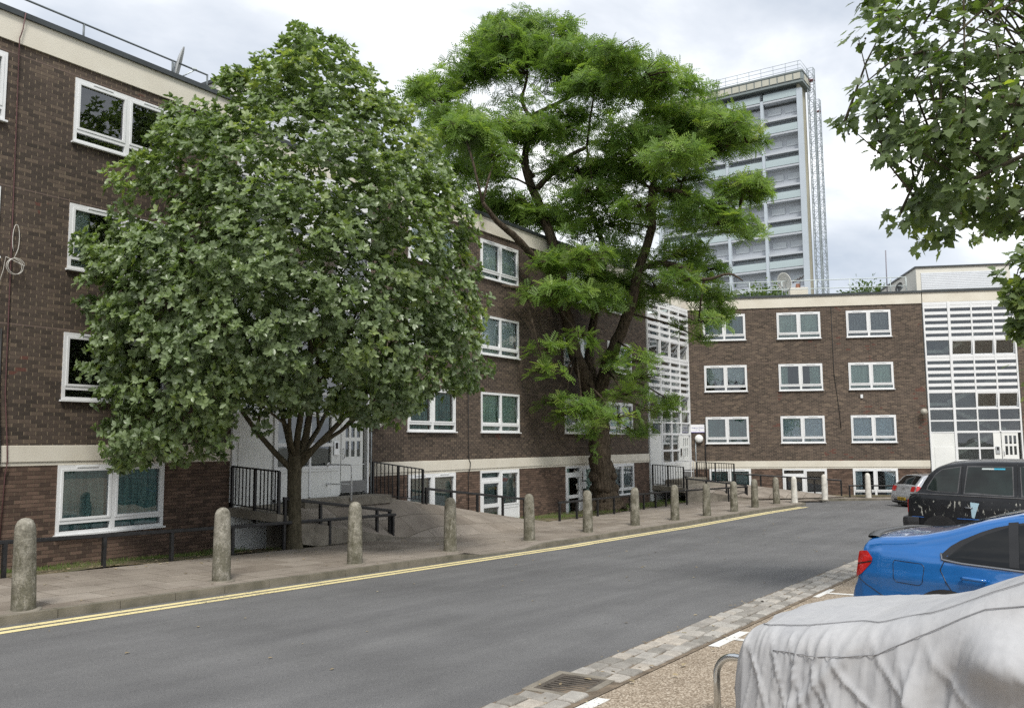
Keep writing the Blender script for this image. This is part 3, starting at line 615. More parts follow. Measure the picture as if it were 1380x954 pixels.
knee_rail('black sloping rail in front of the far block garden door', rf, [(tuple(np.array(rf[0]) + (np.array(rf[1]) - np.array(rf[0])) * s), -2.1 - .5 * s) for s in (.01, .25, .5, .75, .995)], 0)
rg = [cq(7.35, -.85, -2.12), cq(15.5, -.85, -2.12)]
knee_rail('black knee rail under the far block right basement window, ending behind the silver hatchback', rg, [(tuple(np.array(rg[0]) + (np.array(rg[1]) - np.array(rg[0])) * s), -2.75) for s in (.005, .125, .265, .41, .56, .7, .85, .99)], 0)

def bar_railing(label, a, b, h=.93):
    a = Vector(a); b = Vector(b); T = thing('railing', label, 'railing', a); d = b - a; L = math.hypot(d.x, d.y); n = max(6, int(L / .115))
    fr = MB(); fr.beam((0, 0, h), d + Vector((0, 0, h)), .05, .035); fr.beam((0, 0, .06), d + Vector((0, 0, .06)), .04, .025)
    fr.build('frame_rail', black_metal, T)
    for s in (0, .5, 1):
        p = d * s; MB().box(p.x - .03, p.x + .03, p.y - .03, p.y + .03, p.z - (.28 if s else .1), p.z + h).build('post', black_metal, T)
    for i in range(1, n):
        if abs(i / n - .5) < .5 / n: continue
        p = d * (i / n); MB().box(p.x - .011, p.x + .011, p.y - .011, p.y + .011, p.z + .06, p.z + h - .01).build('bar', black_metal, T)
    return T
bar_railing('black barred railing on the left of the near entrance landing, by the silvery tree trunk', (13.52, 16.64, -1.40), (13.52, 15.07, -1.50))
bar_railing('black barred railing on the right of the near entrance landing', (18.32, 16.64, -1.40), (19.75, 16.02, -1.64))
bar_railing('black barred railing left of the far entrance, right of the locust trunk', (37.15, 16.64, -1.92), (37.15, 15.15, -2.02))
bar_railing('black barred railing right of the far entrance, under the round wall lamp', cq(.25, -.45, -1.90), cq(2.0, -1.0, -1.98))

# entrance ramps: a landing slab and a paved apron falling to the pavement
T = thing('entrance_ramp', 'paved concrete ramp and landing leading up to the near stair tower door', 'ramp', (13.5, 16.6, -1.42))
def rel(p, o=(13.5, 16.6, -1.42)): return tuple(np.array(p) - np.array(o))
sl = MB()
for v, zz in (([(13.45, 16.68), (18.5, 16.68), (18.5, 15.95), (14.05, 15.95)], [-1.41, -1.41, -1.46, -1.45]), ([(13.45, 16.675), (14.05, 15.952), (14.05, 15.02), (13.45, 15.02)], [-1.411, -1.451, -1.62, -1.50])):
    sl.add([rel((p[0], p[1], z)) for p, z in zip(v, zz)] + [rel((p[0], p[1], z - .19)) for p, z in zip(v, zz)], [(3, 2, 1, 0), (4, 5, 6, 7), (0, 1, 5, 4), (1, 2, 6, 5), (2, 3, 7, 6), (3, 0, 4, 7)])
sl.build('landing_slab', concrete, T)
def apron(u, t):   # u along the street, t from the front edge back to the building
    X = 14.0 + u * 10.6
    yf = float(np.interp(X, [13.5, 17.3, 19, 23.9], [14.98, 14.92, 14.32, 14.12])); zf = float(np.interp(X, [13.5, 17.4, 19, 23.9], [-1.60, -2.36, -2.475, -2.56]))
    yb = float(np.interp(X, [13.5, 18.4, 19.8, 24.6], [15.98, 16.1, 16.1, 15.6])); zb = float(np.interp(X, [13.5, 16, 18.4, 19.8, 24.6], [-1.45, -1.455, -1.47, -1.66, -2.47]))
    return rel((X, yf + (yb - yf) * t, zf + (zb - zf) * (t ** .95) + .004))
ap = MB().grid(apron, np.linspace(0, 1, 40), np.linspace(0, 1, 8)); ap.build('paved_apron', paving_m, T)
sk = MB(); sk3 = MB()
for i in range(39):
    a, b = apron(i / 39, 0), apron((i + 1) / 39, 0); sk.quad((a[0], a[1], a[2] - .5), (b[0], b[1], b[2] - .5), b, a)
    a, b = apron(i / 39, 1), apron((i + 1) / 39, 1); sk3.quad((b[0], b[1], b[2] - 1.2), (a[0], a[1], a[2] - 1.2), a, b)
sk.build('ramp_side', concrete, T); sk3.build('ramp_side', concrete, T)
O2 = tuple(cq(0, 0, -1.95)); T = thing('entrance_ramp', 'paved concrete ramp and landing leading up to the far corner entrance', 'ramp', O2)
r2 = lambda p: rel(p, O2)
sl = MB(); v = [(37.1, 16.66), (42.0, 16.66), cq(2.05, -.05, 0)[:2], cq(2.05, -1.05, 0)[:2], (37.1, 15.1)]; zz = [-1.93, -1.93, -1.95, -2.0, -2.04]
sl.add([r2((p[0], p[1], z)) for p, z in zip(v, zz)] + [r2((p[0], p[1], z - .19)) for p, z in zip(v, zz)], [(4, 3, 2, 1, 0), (5, 6, 7, 8, 9)] + [(i, (i + 1) % 5, 5 + (i + 1) % 5, 5 + i) for i in range(5)])
sl.build('landing_slab', concrete, T)
ap = MB(); e0, e1 = np.array((37.2, 15.1, -2.06)), np.array(cq(2.05, -1.02, -2.01)); g0, g1 = np.array((40.4, 13.05, -2.66)), np.array(cq(7.1, -1.1, -2.64))
ap.grid(lambda u, t: r2(tuple((e0 * (1 - u) + e1 * u) * (1 - t) + (g0 * (1 - u) + g1 * u) * t + np.array((0, 0, .006)))), np.linspace(0, 1, 9), np.linspace(0, 1, 9)); ap.build('paved_apron', paving_m, T)
sk = MB(); a, b = r2(tuple(e0)), r2(tuple(g0)); sk.quad((a[0], a[1], a[2] - .7), (b[0], b[1], b[2] - .1), b, a); sk.build('ramp_side', concrete, T); sk = MB(); a, b = r2(tuple(e1)), r2(tuple(g1)); sk.quad((b[0], b[1], b[2] - .1), (a[0], a[1], a[2] - .7), a, b); sk.build('ramp_side', concrete, T)
# crossing patch between the two pavements
struct(MB().grid(lambda u, t: tuple((np.array((40.4, 11.2, -2.70)) * (1 - u) + np.array((40.3, 14.6, -2.69)) * u) * (1 - t) + (np.array(cq(4.4, -1.7, -2.70)) * (1 - u) + np.array(cq(1.2, -1.6, -2.69)) * u) * t), np.linspace(0, 1, 5), np.linspace(0, 1, 5)).build('crossing_path', paving_m))
def handrail(label, loc, rz):
    T = thing('handrail', label, 'handrail', loc, rz)
    b = MB(); r = .07; pts = [(0, 0, .92), (0, -.75, .92)] + [(0, -.75 - r * math.sin(a), .92 - r + r * math.cos(a)) for a in (.4, .8, 1.2, 1.57)] + [(0, -.82, 0)]
    b.tube(pts, .021, 10); b.build('hooped_tube', upvc, T, True)
    MB().tube([(0, 0, .42), (0, -.82, .42)], .019, 10).build('mid_rail', upvc, T, True)
    for z in (.92, .42): MB().lathe([(.05, 0), (.05, .012)], 12, (0, 0, z), axis='y').build('wall_flange', upvc, T)
    return T
handrail('white tubular handrail in front of the near entrance door', (16.60, 16.63, -1.42), 0)
handrail('white tubular handrail in front of the far corner entrance door', (39.9, 16.63, -1.80), R_(20))
# drain grate in the sett strip
T = thing('drain_grate', 'rusty iron drain grate set among the granite setts', 'drain', (6.77, 3.85, rz_(6.77, 3.85)), R_(2))
iron = mat('cast_iron', (.10, .085, .07), .75, .35, 9, .3, 60, metal=.3); pitm = mat('drain_dark', (.006, .006, .006), .95, .1)
d = MB(); d.box(-.34, .34, .22, .29, -.05, .025); d.box(-.34, .34, -.29, -.22, -.05, .025); d.box(-.34, -.27, -.22, .22, -.05, .025); d.box(.27, .34, -.22, .22, -.05, .025); d.build('surround', concrete, T)
b = MB(); b.box(-.27, .27, .175, .22, -.04, .02); b.box(-.27, .27, -.22, -.175, -.04, .02); b.box(-.27, -.23, -.175, .175, -.04, .02); b.box(.23, .27, -.175, .175, -.04, .02)
for i in range(7): x = -.19 + i * .0633; b.box(x - .014, x + .014, -.175, .175, -.03, .018)
b.build('grate', iron, T); MB().quad((-.27, -.22, .0101), (.27, -.22, .0101), (.27, .22, .0101), (-.27, .22, .0101)).build('pit', pitm, T)
# steel hoop
hp = MB(); hz = rz_(6.4, 2.4)
pts = [(0, 0, -.1), (0, 0, .28)] + [(0, -.16 + .16 * math.cos(a), .28 + .16 * math.sin(a)) for a in np.linspace(.2, 1.57, 7)] + [(0, -.6, .44)] + [(0, -.6 - .16 * math.sin(a), .28 + .16 * math.cos(a)) for a in np.linspace(.2, 1.57, 7)] + [(0, -.76, -.1)]
o = hp.tube(pts, .026, 12).build('steel_hoop', steel, None, True); o.location = (6.42, 2.40, hz); o.rotation_euler = (0, 0, R_(-12)); tag(o, 'curved polished steel hoop barrier standing beside the covered car', 'hoop barrier')

# ------------------------------------------------------------------ things on walls and roofs
def tubething(name, pts, r, m, label, cat, n=6):
    p0 = Vector(pts[0]); o = MB().tube([tuple(Vector(p[:3]) - p0) for p in pts], r, n).build(name, m, None, True); o.location = p0; return tag(o, label, cat)
redcable = mat('brown_cable', (.10, .045, .045), .6, .2); whitecable = mat('white_cable', (.55, .53, .48), .6, .1); blackcable = mat('black_cable', (.015, .015, .015), .6, .2)
tubething('cable', [(8.30, 16.58, 8.34), (8.28, 16.62, 8.0), (8.22, 16.60, 7.8), (8.25, 16.66, 7.6), (8.30, 16.67, 4.2), (8.33, 16.67, 1.0), (8.40, 16.64, .02), (8.41, 16.63, -.28), (8.40, 16.67, -.5), (8.36, 16.67, -1.9)], .011, redcable, 'thin brown cable running down the near block wall from its roof edge', 'cable')
tubething('cable', [(8.20, 16.672, 2.2), (8.22, 16.672, 1.0), (8.27, 16.64, .02), (8.28, 16.64, -.28), (8.26, 16.67, -.5), (8.24, 16.67, -2.1)], .016, blackcable, 'short black cable crossing the cream band at the left edge of the photo', 'cable')
coil = [(8.37 + .07 * math.sin(a) * .9, 16.65, 3.92 + .28 * math.cos(a)) for a in np.linspace(-2.6, 2.7, 14)] + [(8.34 + .15 * math.sin(a), 16.64 - .003 * i, 3.38 + .15 * math.cos(a)) for i, a in enumerate(np.linspace(0, 14, 44))] + [(8.20, 16.65, 3.55), (8.17, 16.65, 3.3), (8.10, 16.66, 3.0)]
tubething('cable_coil', coil, .0065, whitecable, 'white cable looped in a coil hanging on the near brick wall', 'cable')
tubething('cable', [(22.85, 16.66, 6.0), (22.86, 16.66, .4), (22.87, 16.66, -.45), (22.95, 16.64, -.6), (22.93, 16.65, -.78), (22.85, 16.66, -.92), (22.86, 16.66, -2.2)], .014, blackcable, 'thin black cable down the middle block between two window columns', 'cable')
tubething('conduit_pipe', [(18.24, 16.64, 1.2), (18.24, 16.64, -1.4)], .022, galv, 'thin grey conduit pipe right of the near entrance door', 'pipe')
tubething('conduit_pipe', [cq(.24, -.04, .1), cq(.24, -.04, -1.9)], .02, galv, 'grey conduit pipe under the round wall lamp', 'pipe')
tubething('downpipe', [cq(.72, -.05, 1.0), cq(.72, -.05, -1.9)], .025, blackcable, 'thin dark downpipe left of the far block lowest window', 'pipe')
tubething('cable', [cq(7.08, -.03, 6.7), cq(7.08, -.03, 3.4), cq(7.25, -.03, 1.6), cq(7.3, -.03, .6)], .014, blackcable, 'thin dark cable on the far block between the second and third window columns', 'cable')
lampwhite = mat('white_lamp_globe', (.80, .80, .78), .3, .02)
def wall_lamp(label, loc, rz, r):
    T = thing('wall_lamp', label, 'lamp', loc, rz)
    MB().lathe([(r * .85, 0), (r, -.03), (r, -.07)], 24, axis='y').build('lamp_base', galv, T)
    MB().lathe([(r, -.07), (r * .97, -.12), (r * .8, -.17), (r * .5, -.2), (.01, -.21)], 24, axis='y').build('lamp_globe', lampwhite, T, True); return T
wall_lamp('round white bulkhead lamp on the far block under the address sign', cq(.41, -.0, .19), ANG, .21)
wall_lamp('round white bulkhead lamp on the middle block, half hidden by the silvery tree', (18.5, 16.7, .68), 0, .2)
T = thing('address_sign', 'white address sign with blue lettering on the far block', 'sign', cq(.36, -.03, .70), ANG)
bevel(MB().box(-.34, .34, -.012, .02, -.20, .20).build('sign_board', mat('sign_white', (.80, .80, .83), .4, .02), T), .006)
MB().box(-.335, .335, -.015, -.0125, -.195, -.165).build('sign_border', mat('sign_purple', (.30, .26, .55), .5, .03), T)
ink = mat('sign_ink', (.06, .07, .30), .5, .05)
def text(body, size, loc, parent, m, name='lettering', ext=.002):
    cu = bpy.data.curves.new(name, 'FONT'); cu.body = body; cu.size = size; cu.align_x = 'CENTER'; cu.align_y = 'CENTER'; cu.extrude = ext
    tmp = bpy.data.objects.new(name, cu); C.objects.link(tmp)
    dg = bpy.context.evaluated_depsgraph_get(); me = bpy.data.meshes.new_from_object(tmp.evaluated_get(dg)); bpy.data.objects.remove(tmp)
    me.materials.clear(); me.materials.append(m)
    o = bpy.data.objects.new(name, me); C.objects.link(o); o.parent = parent; o.location = loc; o.rotation_euler = (R_(90), 0, 0); return o
text('Hexgreve Terrace', .078, (0, -.015, .04), T, ink); text('127 - 150', .06, (0, -.015, -.07), T, ink)
T = thing('floodlight', 'small round floodlight at the top left of the far stair tower', 'floodlight', cq(11.12, -.02, 1.40), ANG)
MB().tube([(0, 0, 0), (0, -.18, .02)], .025).build('arm', black_metal, T); MB().lathe([(.09, -.12), (.15, -.2), (.16, -.32)], 16, axis='y').build('lamp_head', mat('lamp_grey', (.35, .33, .28), .5, .2), T, True)
o = bevel(MB().box(-.06, .06, -.06, 0, -.09, .09).build('junction_box', upvc), .01); o.location = cq(8.34, 0, 2.2); o.rotation_euler = (0, 0, ANG); tag(o, 'tiny white box on the far block wall under a middle window', 'box')
def dish(label, loc, yaw, r, m, tilt=20, mast_h=.5):
    T = thing('satellite_dish', label, 'satellite dish', loc, yaw)
    pr = [(r * s, .18 * r * s * s) for s in np.linspace(0.02, 1, 9)]
    d = MB().lathe(pr + [(r, .18 * r - .02)] + [(r * s, .18 * r * s * s - .02) for s in np.linspace(1, .02, 6)], 28, axis='y')
    o = d.build('reflector', m, T, True, loc=(0, 0, mast_h)); o.rotation_euler = (R_(-tilt), 0, R_(180)); o.scale = (1, 1, 1.12)
    MB().tube([(0, .05, 0), (0, .05, mast_h)], .025).build('mast', galv, T)
    MB().tube([(0, -.05, mast_h - r * .9), (0, -r * 1.1, mast_h - r * .2)], .014).build('feed_arm', galv, T); MB().lathe([(.035, 0), (.04, .1)], 10, (0, -r * 1.15, mast_h - r * .2), axis='y').build('receiver', galv, T)
    return T
dish('grey satellite dish seen edge-on on the near block roof', (11.98, 17.05, 8.40), R_(55), .38, mat('dish_grey', (.30, .31, .31), .5, .1), 12, .42)
dish('white satellite dish on the far block roof behind the railing', cq(5.0, .5, 7.42), ANG - R_(50), .45, mat('dish_white', (.70, .69, .64), .5, .06), 15, .72)
dish('small dark satellite dish on the far block roof by the plant room', cq(10.45, .45, 7.42), ANG + R_(40), .24, mat('dish_dark', (.10, .105, .11), .5, .1), 25, .25)
def roof_rail(label, rails, posts, loc, rz, m, r=.022):
    T = thing('roof_railing', label, 'railing', loc, rz); b = MB()
    for p in rails: MB().tube(p, r, 8).build('rail', m, T, True)
    for x, y, z0, z1 in posts: MB().tube([(x, y, z0), (x, y, z1)], r, 8).build('post', m, T, True); MB().box(x - .08, x + .08, y - .08, y + .08, z0 - .01, z0 + .012).build('foot', m, T)
    return T
railm = mat('grey_rail', (.12, .14, .15), .5, .1)
roof_rail('grey tube railing along the near block roof edge', [[(-18 + i * 5.13, 0, .42) for i in range(7)] + [(12.79 - .0, 0, .42)]], [(x, 0, 0, .42) for x in (-14, -10, -6.3, -2.6, 1.1, 3.5, 5.6, 7.6, 9.70, 11.83, 12.78)], (0, 17.0, 8.40), 0, railm)
roof_rail('pale two-bar railing along the far block roof edge', [[(-1.0, 0, .76), (10.83, 0, .76)], [(-1.0, 0, .33), (10.83, 0, .33)]], [(x, 0, 0, .76) for x in (-.9, 1.3, 3.22, 4.82, 6.48, 8.13, 10.07, 10.82)], cq(0, .4, 7.40), ANG, mat('pale_rail', (.52, .58, .58), .5, .05))
T = thing('chimney', 'cream roof chimney with small aerials on the far block', 'chimney', cq(5.75, 1.0, 7.0), ANG)
bevel(MB().box(-.45, .45, 0, .6, 0, .92).build('stack', cream, T), .02); MB().lathe([(.1, .92), (.12, 1.0), (.09, 1.16)], 12, (0, .3, 0)).build('pot', mat('terracotta', (.30, .14, .09), .8, .2), T)
a = MB(); a.tube([(.1, .2, .92), (.1, .2, 1.5)], .018); 
for q in range(4): a.tube([(-.25 + q * .14, .2, 1.2 + q * .07), (-.18 + q * .14, -.1, 1.3 + q * .07)], .028)
a.build('aerial', mat('brown_aerial', (.07, .05, .045), .7, .2), T)
tubething('aerial_mast', [cq(9.95, .6, 7.0), cq(9.98, .6, 9.6)], .028, mat('mast_grey', (.20, .19, .22), .5, .1), 'thin upright mast on the far block roof beside the plant room', 'mast')

# ------------------------------------------------------------------ tower block far behind
twall = mat('tower_render', (.45, .475, .51), .8, .05, .2); tpil = mat('tower_pier', (.46, .51, .56), .6, .05, .3); tdark = mat('tower_recess', (.28, .30, .32), .9, .1, 1)
tgl = mat('balcony_glass', (.40, .475, .49), .25, .06, .3); twin = mat('tower_pane', (.30, .34, .37), .12, .35, .25, col2=(.55, .58, .60)); tside = mat('tower_side_concrete', (.36, .34, .26), .85, .15, .2)
TX, TY, NB, BW = 132.0, 33.2, 4, 5.85; ZT = 56.6; BASE = -4.0; WID = 3.4
TB = thing('tower_block', 'tall pale grey tower block with glass balconies behind the far block', 'tower block', (TX, TY, BASE))
H0 = -BASE
def tz(z): return z + H0
b = MB(); b.box(.9, WID, .45, NB * BW, 0, tz(52.0)); b.build('tower_core', twall, TB)
b = MB()
b.box(2.0, WID, 0, .44, 0, tz(55)); b.box(-.15, 2.0, 0, .40, 0, tz(55)); b.build('side_wall', tside, TB)
for i in range(NB + 1):
    y = i * BW; MB().box(-.35, .2, y + (-.32 if i == 0 else -.22), y + (.45 if i == 0 else .22), 0, tz(53.9 if i == 0 else 53.0)).build('pier', tpil, TB)
b = MB(); b.box(-.9, WID + .6, -.7, NB * BW + .5, tz(54.6), tz(54.9)); b.box(-.9, -.78, -.7, NB * BW + .5, tz(55.0), tz(56.2)); b.box(-.78, WID + .6, -.7, -.58, tz(55.0), tz(56.2)); b.box(-1.0, WID + .7, -.8, NB * BW + .6, tz(56.2), tz(56.45)); b.build('roof_cornice', mat('cornice_green', (.19, .22, .22), .6, .1, .3), TB)
b = MB()
for i in range(NB * 5): y = -.4 + i * 1.2; b.box(-.97, -.905, y, y + 1.02, tz(55.1), tz(56.05))
cpm = b; b2 = MB()
for i in range(3): x = .2 + i * 1.25; b2.box(x, x + 1.0, -.76, -.705, tz(55.1), tz(56.05))
cpo = b.build('cornice_panel', mat('cornice_cream', (.46, .45, .38), .7, .08, .5), TB); b2.build('cornice_panel', cpo.data.materials[0], TB)
b = MB(); b.box(1.6, WID, .45, NB * BW, tz(52.1), tz(54.55)); b.build('top_storey', tdark, TB)
pa = MB(); pb = MB()
win_o = bal_o = None
def unit(src, mb, name, m, loc):
    if src is None: o = mb.build(name, m, TB); o.location = loc; return o
    o = src.copy(); C.objects.link(o); o.parent = TB; o.location = loc; return o
wmb = MB(); wmb.box(0, .06, 0, 2.1, 0, .95)
bmb = MB(); bmb.box(-.3, 1.2, .25, BW - .25, -.28, 0, 0); bmb.box(-.28, -.22, .25, BW - .25, .1, 1.18, 1); bmb.box(.82, .89, .25, BW - .25, .55, 1.9, 2); 
for q in range(6): bmb.box(.78, .81, .25 + q * (BW - .55) / 5, .34 + q * (BW - .55) / 5, .5, 1.9, 3)
bmb.box(-.28, .9, .25, BW - .25, 2.0, 2.3, 0)
nwin = 0
for k in range(9):
    zb = 52.75 - 5.3 * k
    if zb < 2: break
    for i in range(NB):
        bal_o = unit(bal_o, bmb, 'balcony', [twall, tgl, twin, tpil], (0, i * BW, tz(zb)))
        if i < 4:
            for q in range(2):
                win_o = unit(win_o, wmb, 'window', twin, (.80, i * BW + .42 + q * 2.75, tz(zb - 2.0))); nwin += 1
rr = MB()
for z in (56.9, 57.5, 58.1): rr.tube([(WID, -.4, tz(z)), (-.5, -.4, tz(z)), (-.5, NB * BW, tz(z))], .04, 5)
for i in range(16): rr.tube([(-.5, i * 1.9, tz(56.4)), (-.5, i * 1.9, tz(58.1))], .04, 5)
rr.build('roof_rail', galv, TB)
def lattice(label, X, Y, ztop, w, loc_label):
    T = thing('lattice_mast', label, 'lattice mast', (X, Y, BASE)); H = ztop - BASE
    for a, b_ in ((0, 0), (w, 0), (0, w), (w, w)): MB().tube([(a, b_, 0), (a, b_, H)], .07, 5).build('leg', galv, T)
    br = MB(); n = int(H / (w * 1.25)); s = H / n
    for i in range(n):
        z0, z1 = i * s, (i + 1) * s
        for (a, b_), (c, d_) in (((0, 0), (w, 0)), ((0, 0), (0, w)), ((w, 0), (w, w)), ((0, w), (w, w))):
            br.beam((a, b_, z0), (c, d_, z1) if i % 2 else (c, d_, z0), .05, .05); br.beam((a, b_, z1), (c, d_, z0), .05, .05) if not i % 2 else None
            br.beam((a, b_, z1), (c, d_, z1), .06, .06)
    br.build('lattice', galv, T)
    MB().box(-.05, w + .05, -.05, w + .05, H - 1.9, H - 1.85).build('top_frame', mat('red_frame', (.30, .10, .11), .6, .1), T); return T
lattice('taller grey lattice hoist mast against the tower block side', 134.5, 31.7, 57.8, .95, 0)
lattice('shorter grey lattice hoist mast, right of the taller one beside the tower block', 138.5, 31.9, 54.1, .85, 0)

# ------------------------------------------------------------------ vehicles
def paint(name, col, rough=.28, metal=.0, coat=1., flake=0.):
    m, p, v, l = base(name, rough, .5); p.inputs['Coat Weight'].default_value = coat; p.inputs['Coat Roughness'].default_value = .03; p.inputs['Metallic'].default_value = metal
    a = noise(m, v, 2.2, 5, .6); l(ramp(m, a, [(.3, tuple(c * .93 for c in col)), (.7, col)]), p.inputs['Base Color'])
    d = noise(m, v, 9, 4, .6); l(ramp(m, d, [(.3, (rough * .8,) * 3), (.75, (min(1, rough * 1.25),) * 3)]), p.inputs['Roughness'])
    return m
carglass = mat('car_glass', (.006, .007, .008), .02, .2, 2, spec=.36)
taxiglass = mat('taxi_glass', (.022, .034, .032), .04, .5, 1.6, spec=.42, col2=(.006, .008, .008))
cabin = mat('cabin_trim', (.025, .025, .027), .8, .2)
rubber = mat('tyre_rubber', (.02, .02, .02), .8, .2, 20, .2, 80)
rimm = mat('alloy_rim', (.45, .46, .47), .3, .05, 5, metal=.8)
redl = mat('red_lamp_lens', (.42, .012, .012), .12, .25, 14, coat=1.)
trim = mat('black_trim', (.012, .012, .013), .35, .2, 6)
def interp(pts, x): return float(np.interp(x, [p[0] for p in pts], [p[1] for p in pts]))
class Shell:
    def __init__(s, L, W, top, tumble, plan, sill, sh=.09, crown=.05, extra=None):
        s.L, s.W, s.top, s.tumble, s.plan, s.sill, s.sh, s.crown, s.extra = L, W, top, tumble, plan, sill, sh, crown, extra
    def zt(s, x): return interp(s.top, x)
    def side(s, x, z):
        return s.W / 2 * interp(s.plan, x) * interp(s.tumble, z)
    def section(s, x, n=26, m=9):
        zt = s.zt(x); zb = min(interp(s.sill, x), zt - .03); r = min(s.sh, (zt - zb) * .45); zs = zt - r; pts = []
        for i in range(n): z = zb + (zs - zb) * i / (n - 1); pts.append((s.side(x, z), z))
        y0 = pts[-1][0]; ry = min(r * 1.25, y0 * .5)
        for i in range(1, m): a = math.pi / 2 * i / (m - 1); pts.append((y0 - ry + ry * math.cos(a), zs + r * math.sin(a) - (0)))
        y1 = y0 - ry; cr = s.crown * min(1, (zt - zb) / .5)
        for i in range(1, 9): t = i / 8; pts.append((y1 * (1 - t), zt + cr * (1 - (1 - t) ** 2)))
        return pts
    def mesh(s, name, m, parent, dx=.04, n=26):
        xs = sorted({round(v, 4) for v in list(np.arange(0, s.L, dx)) + [s.L] + [p[0] for p in s.top] + list(np.linspace(0, .2, 8)) + list(np.linspace(s.L - .2, s.L, 8))})
        b = MB(); rows = []
        for x in xs:
            h = s.section(x, n); rows.append([(x, -y, z) for y, z in h] + [(x, y, z) for y, z in h[-2::-1]])
        n = len(rows[0]); vs = [p for r in rows for p in r]
        if s.extra: vs = [s.extra(p) for p in vs]
        fs = [(i * n + j, (i + 1) * n + j, (i + 1) * n + j + 1, i * n + j + 1) for i in range(len(rows) - 1) for j in range(n - 1)]
        fs += [tuple(range(n)), tuple(range((len(rows) - 1) * n + n - 1, (len(rows) - 1) * n - 1, -1))]
        b.add(vs, fs); o = b.build(name, m, parent, True)
        for k in (len(o.data.polygons) - 1, len(o.data.polygons) - 2): o.data.polygons[k].use_smooth = False
        return o
    def strip(s, name, m, parent, lo, hi, off=.006, sides=(-1, 1), nx=28, nz=8, smooth=True):
        """side patch between the curves lo and hi, lists of (x, z)"""
        for sg in sides:
            b = MB()
            def P(u, v):
                a = s_at(lo, u); c = s_at(hi, u); x = a[0] + (c[0] - a[0]) * v; z = a[1] + (c[1] - a[1]) * v
                return (x, sg * (s.side(x, z) + off), z)
            us, vs_ = np.linspace(0, 1, nx), np.linspace(0, 1, nz)
            b.grid(P, us if sg < 0 else us[::-1], vs_); b.build(name, m, parent, smooth)
    def line(s, name, m, parent, pts, w=.006, off=.002, sides=(-1, 1)):
        for sg in sides:
            b = MB(); q = resample(pts, 40); b.tube([(x, sg * (s.side(x, z) + off), z) for x, z in q], w, 5); b.build(name, m, parent, True)
    def topstrip(s, name, m, parent, x0, x1, hw0, hw1, off=.006, n=20):
        b = MB()
        def P(u, v):
            x = x0 + (x1 - x0) * u; hw = hw0 + (hw1 - hw0) * u; y = -hw + 2 * hw * v
            sec = s.section(x); ys = [p[0] for p in sec][::-1]; zs = [p[1] for p in sec][::-1]
            return (x, y, float(np.interp(abs(y), ys, zs)) + off)
        b.grid(P, np.linspace(0, 1, n), np.linspace(0, 1, 15)); b.build(name, m, parent, True)
def resample(pts, n):
    d = [0.]
    for a, b in zip(pts[:-1], pts[1:]): d.append(d[-1] + math.hypot(b[0] - a[0], b[1] - a[1]))
    return [(float(np.interp(t, d, [p[0] for p in pts])), float(np.interp(t, d, [p[1] for p in pts]))) for t in np.linspace(0, d[-1], n)]
def s_at(pts, u):
    d = [0.]
    for a, b in zip(pts[:-1], pts[1:]): d.append(d[-1] + math.hypot(b[0] - a[0], b[1] - a[1]))
    return (float(np.interp(u * d[-1], d, [p[0] for p in pts])), float(np.interp(u * d[-1], d, [p[1] for p in pts])))
def wheel(parent, x, y, r, sg, w=.2):
    prof_ = [(r * .62, -w / 2), (r * .93, -w / 2), (r, -w / 2 + .03), (r, w / 2 - .03), (r * .93, w / 2), (r * .62, w / 2), (r * .60, w / 2 - .05)]
    o = MB().lathe(prof_, 32, axis='y').build('wheel', rubber, parent, True, loc=(x, y, r))
    b = MB(); yo = sg * (w / 2 - .03)
    b.lathe([(r * .61, yo - .01), (r * .61, yo + .01), (r * .56, yo + .012), (r * .55, yo - .012)], 32, axis='y')
    for k in range(10): a = 2 * math.pi * k / 10; b.beam((0, yo, 0), (r * .57 * math.cos(a), yo, r * .57 * math.sin(a)), .035, .02)
    b.lathe([(.001, yo - .02), (.06, yo - .02), (.055, yo + .02), (.001, yo + .022)], 12, axis='y'); b.build('rim', rimm, o, False)
    MB().lathe([(.001, yo - .05), (r * .6, yo - .05), (r * .6, yo - .045), (.001, yo - .045)], 24, axis='y').build('brake_disc', cabin, o)
def arch(sh, parent, x, r, zc, m):
    for sg in (-1, 1):
        b = MB()
        def P(u, v):
            a = math.pi * (1.18 * u - .09); xx = x + r * v * math.cos(a); z = zc + r * v * math.sin(a); return (xx, sg * (sh.side(xx, z) + .004), z)
        us = np.linspace(0, 1, 30); b.grid(P, us if sg > 0 else us[::-1], np.linspace(.02, 1, 6)); b.build('wheel_arch', m, parent, True)

# --- blue saloon
BLU = paint('blue_car_paint', (.010, .135, .42), .18, .3, 1.)
T = thing('parked_car', 'bright blue saloon with a black boot spoiler, tail toward the road behind the covered car', 'car', (10.10, 1.88, rz_(10, 1) + .0), R_(-104), 'cars parked in the bays')
sh = Shell(4.62, 1.82,
  [(0, .50), (.008, .56), (.03, .62), (.085, .71), (.12, .80), (.15, .93), (.17, 1.03), (.21, 1.075), (.33, 1.10), (.55, 1.12), (.72, 1.145), (.95, 1.20), (1.25, 1.30), (1.55, 1.375), (1.85, 1.415), (2.15, 1.43), (2.5, 1.425), (2.85, 1.38), (3.15, 1.27), (3.45, 1.10), (3.6, 1.02), (4.0, .95), (4.4, .82), (4.55, .68), (4.62, .5)],
  [(.15, .90), (.28, .955), (.45, .985), (.62, .985), (.715, .995), (.745, 1.005), (.80, .985), (.90, .968), (.98, .935), (1.02, .90), (1.2, .80), (1.43, .645)],
  [(0, .80), (.05, .86), (.15, .92), (.35, .965), (.7, .99), (1.2, 1), (3.2, 1), (3.9, .98), (4.3, .9), (4.62, .72)],
  [(0, .42), (.15, .28), (.4, .2), (4.2, .2), (4.62, .32)], .085, .035)
sh.mesh('body', BLU, T, .03)
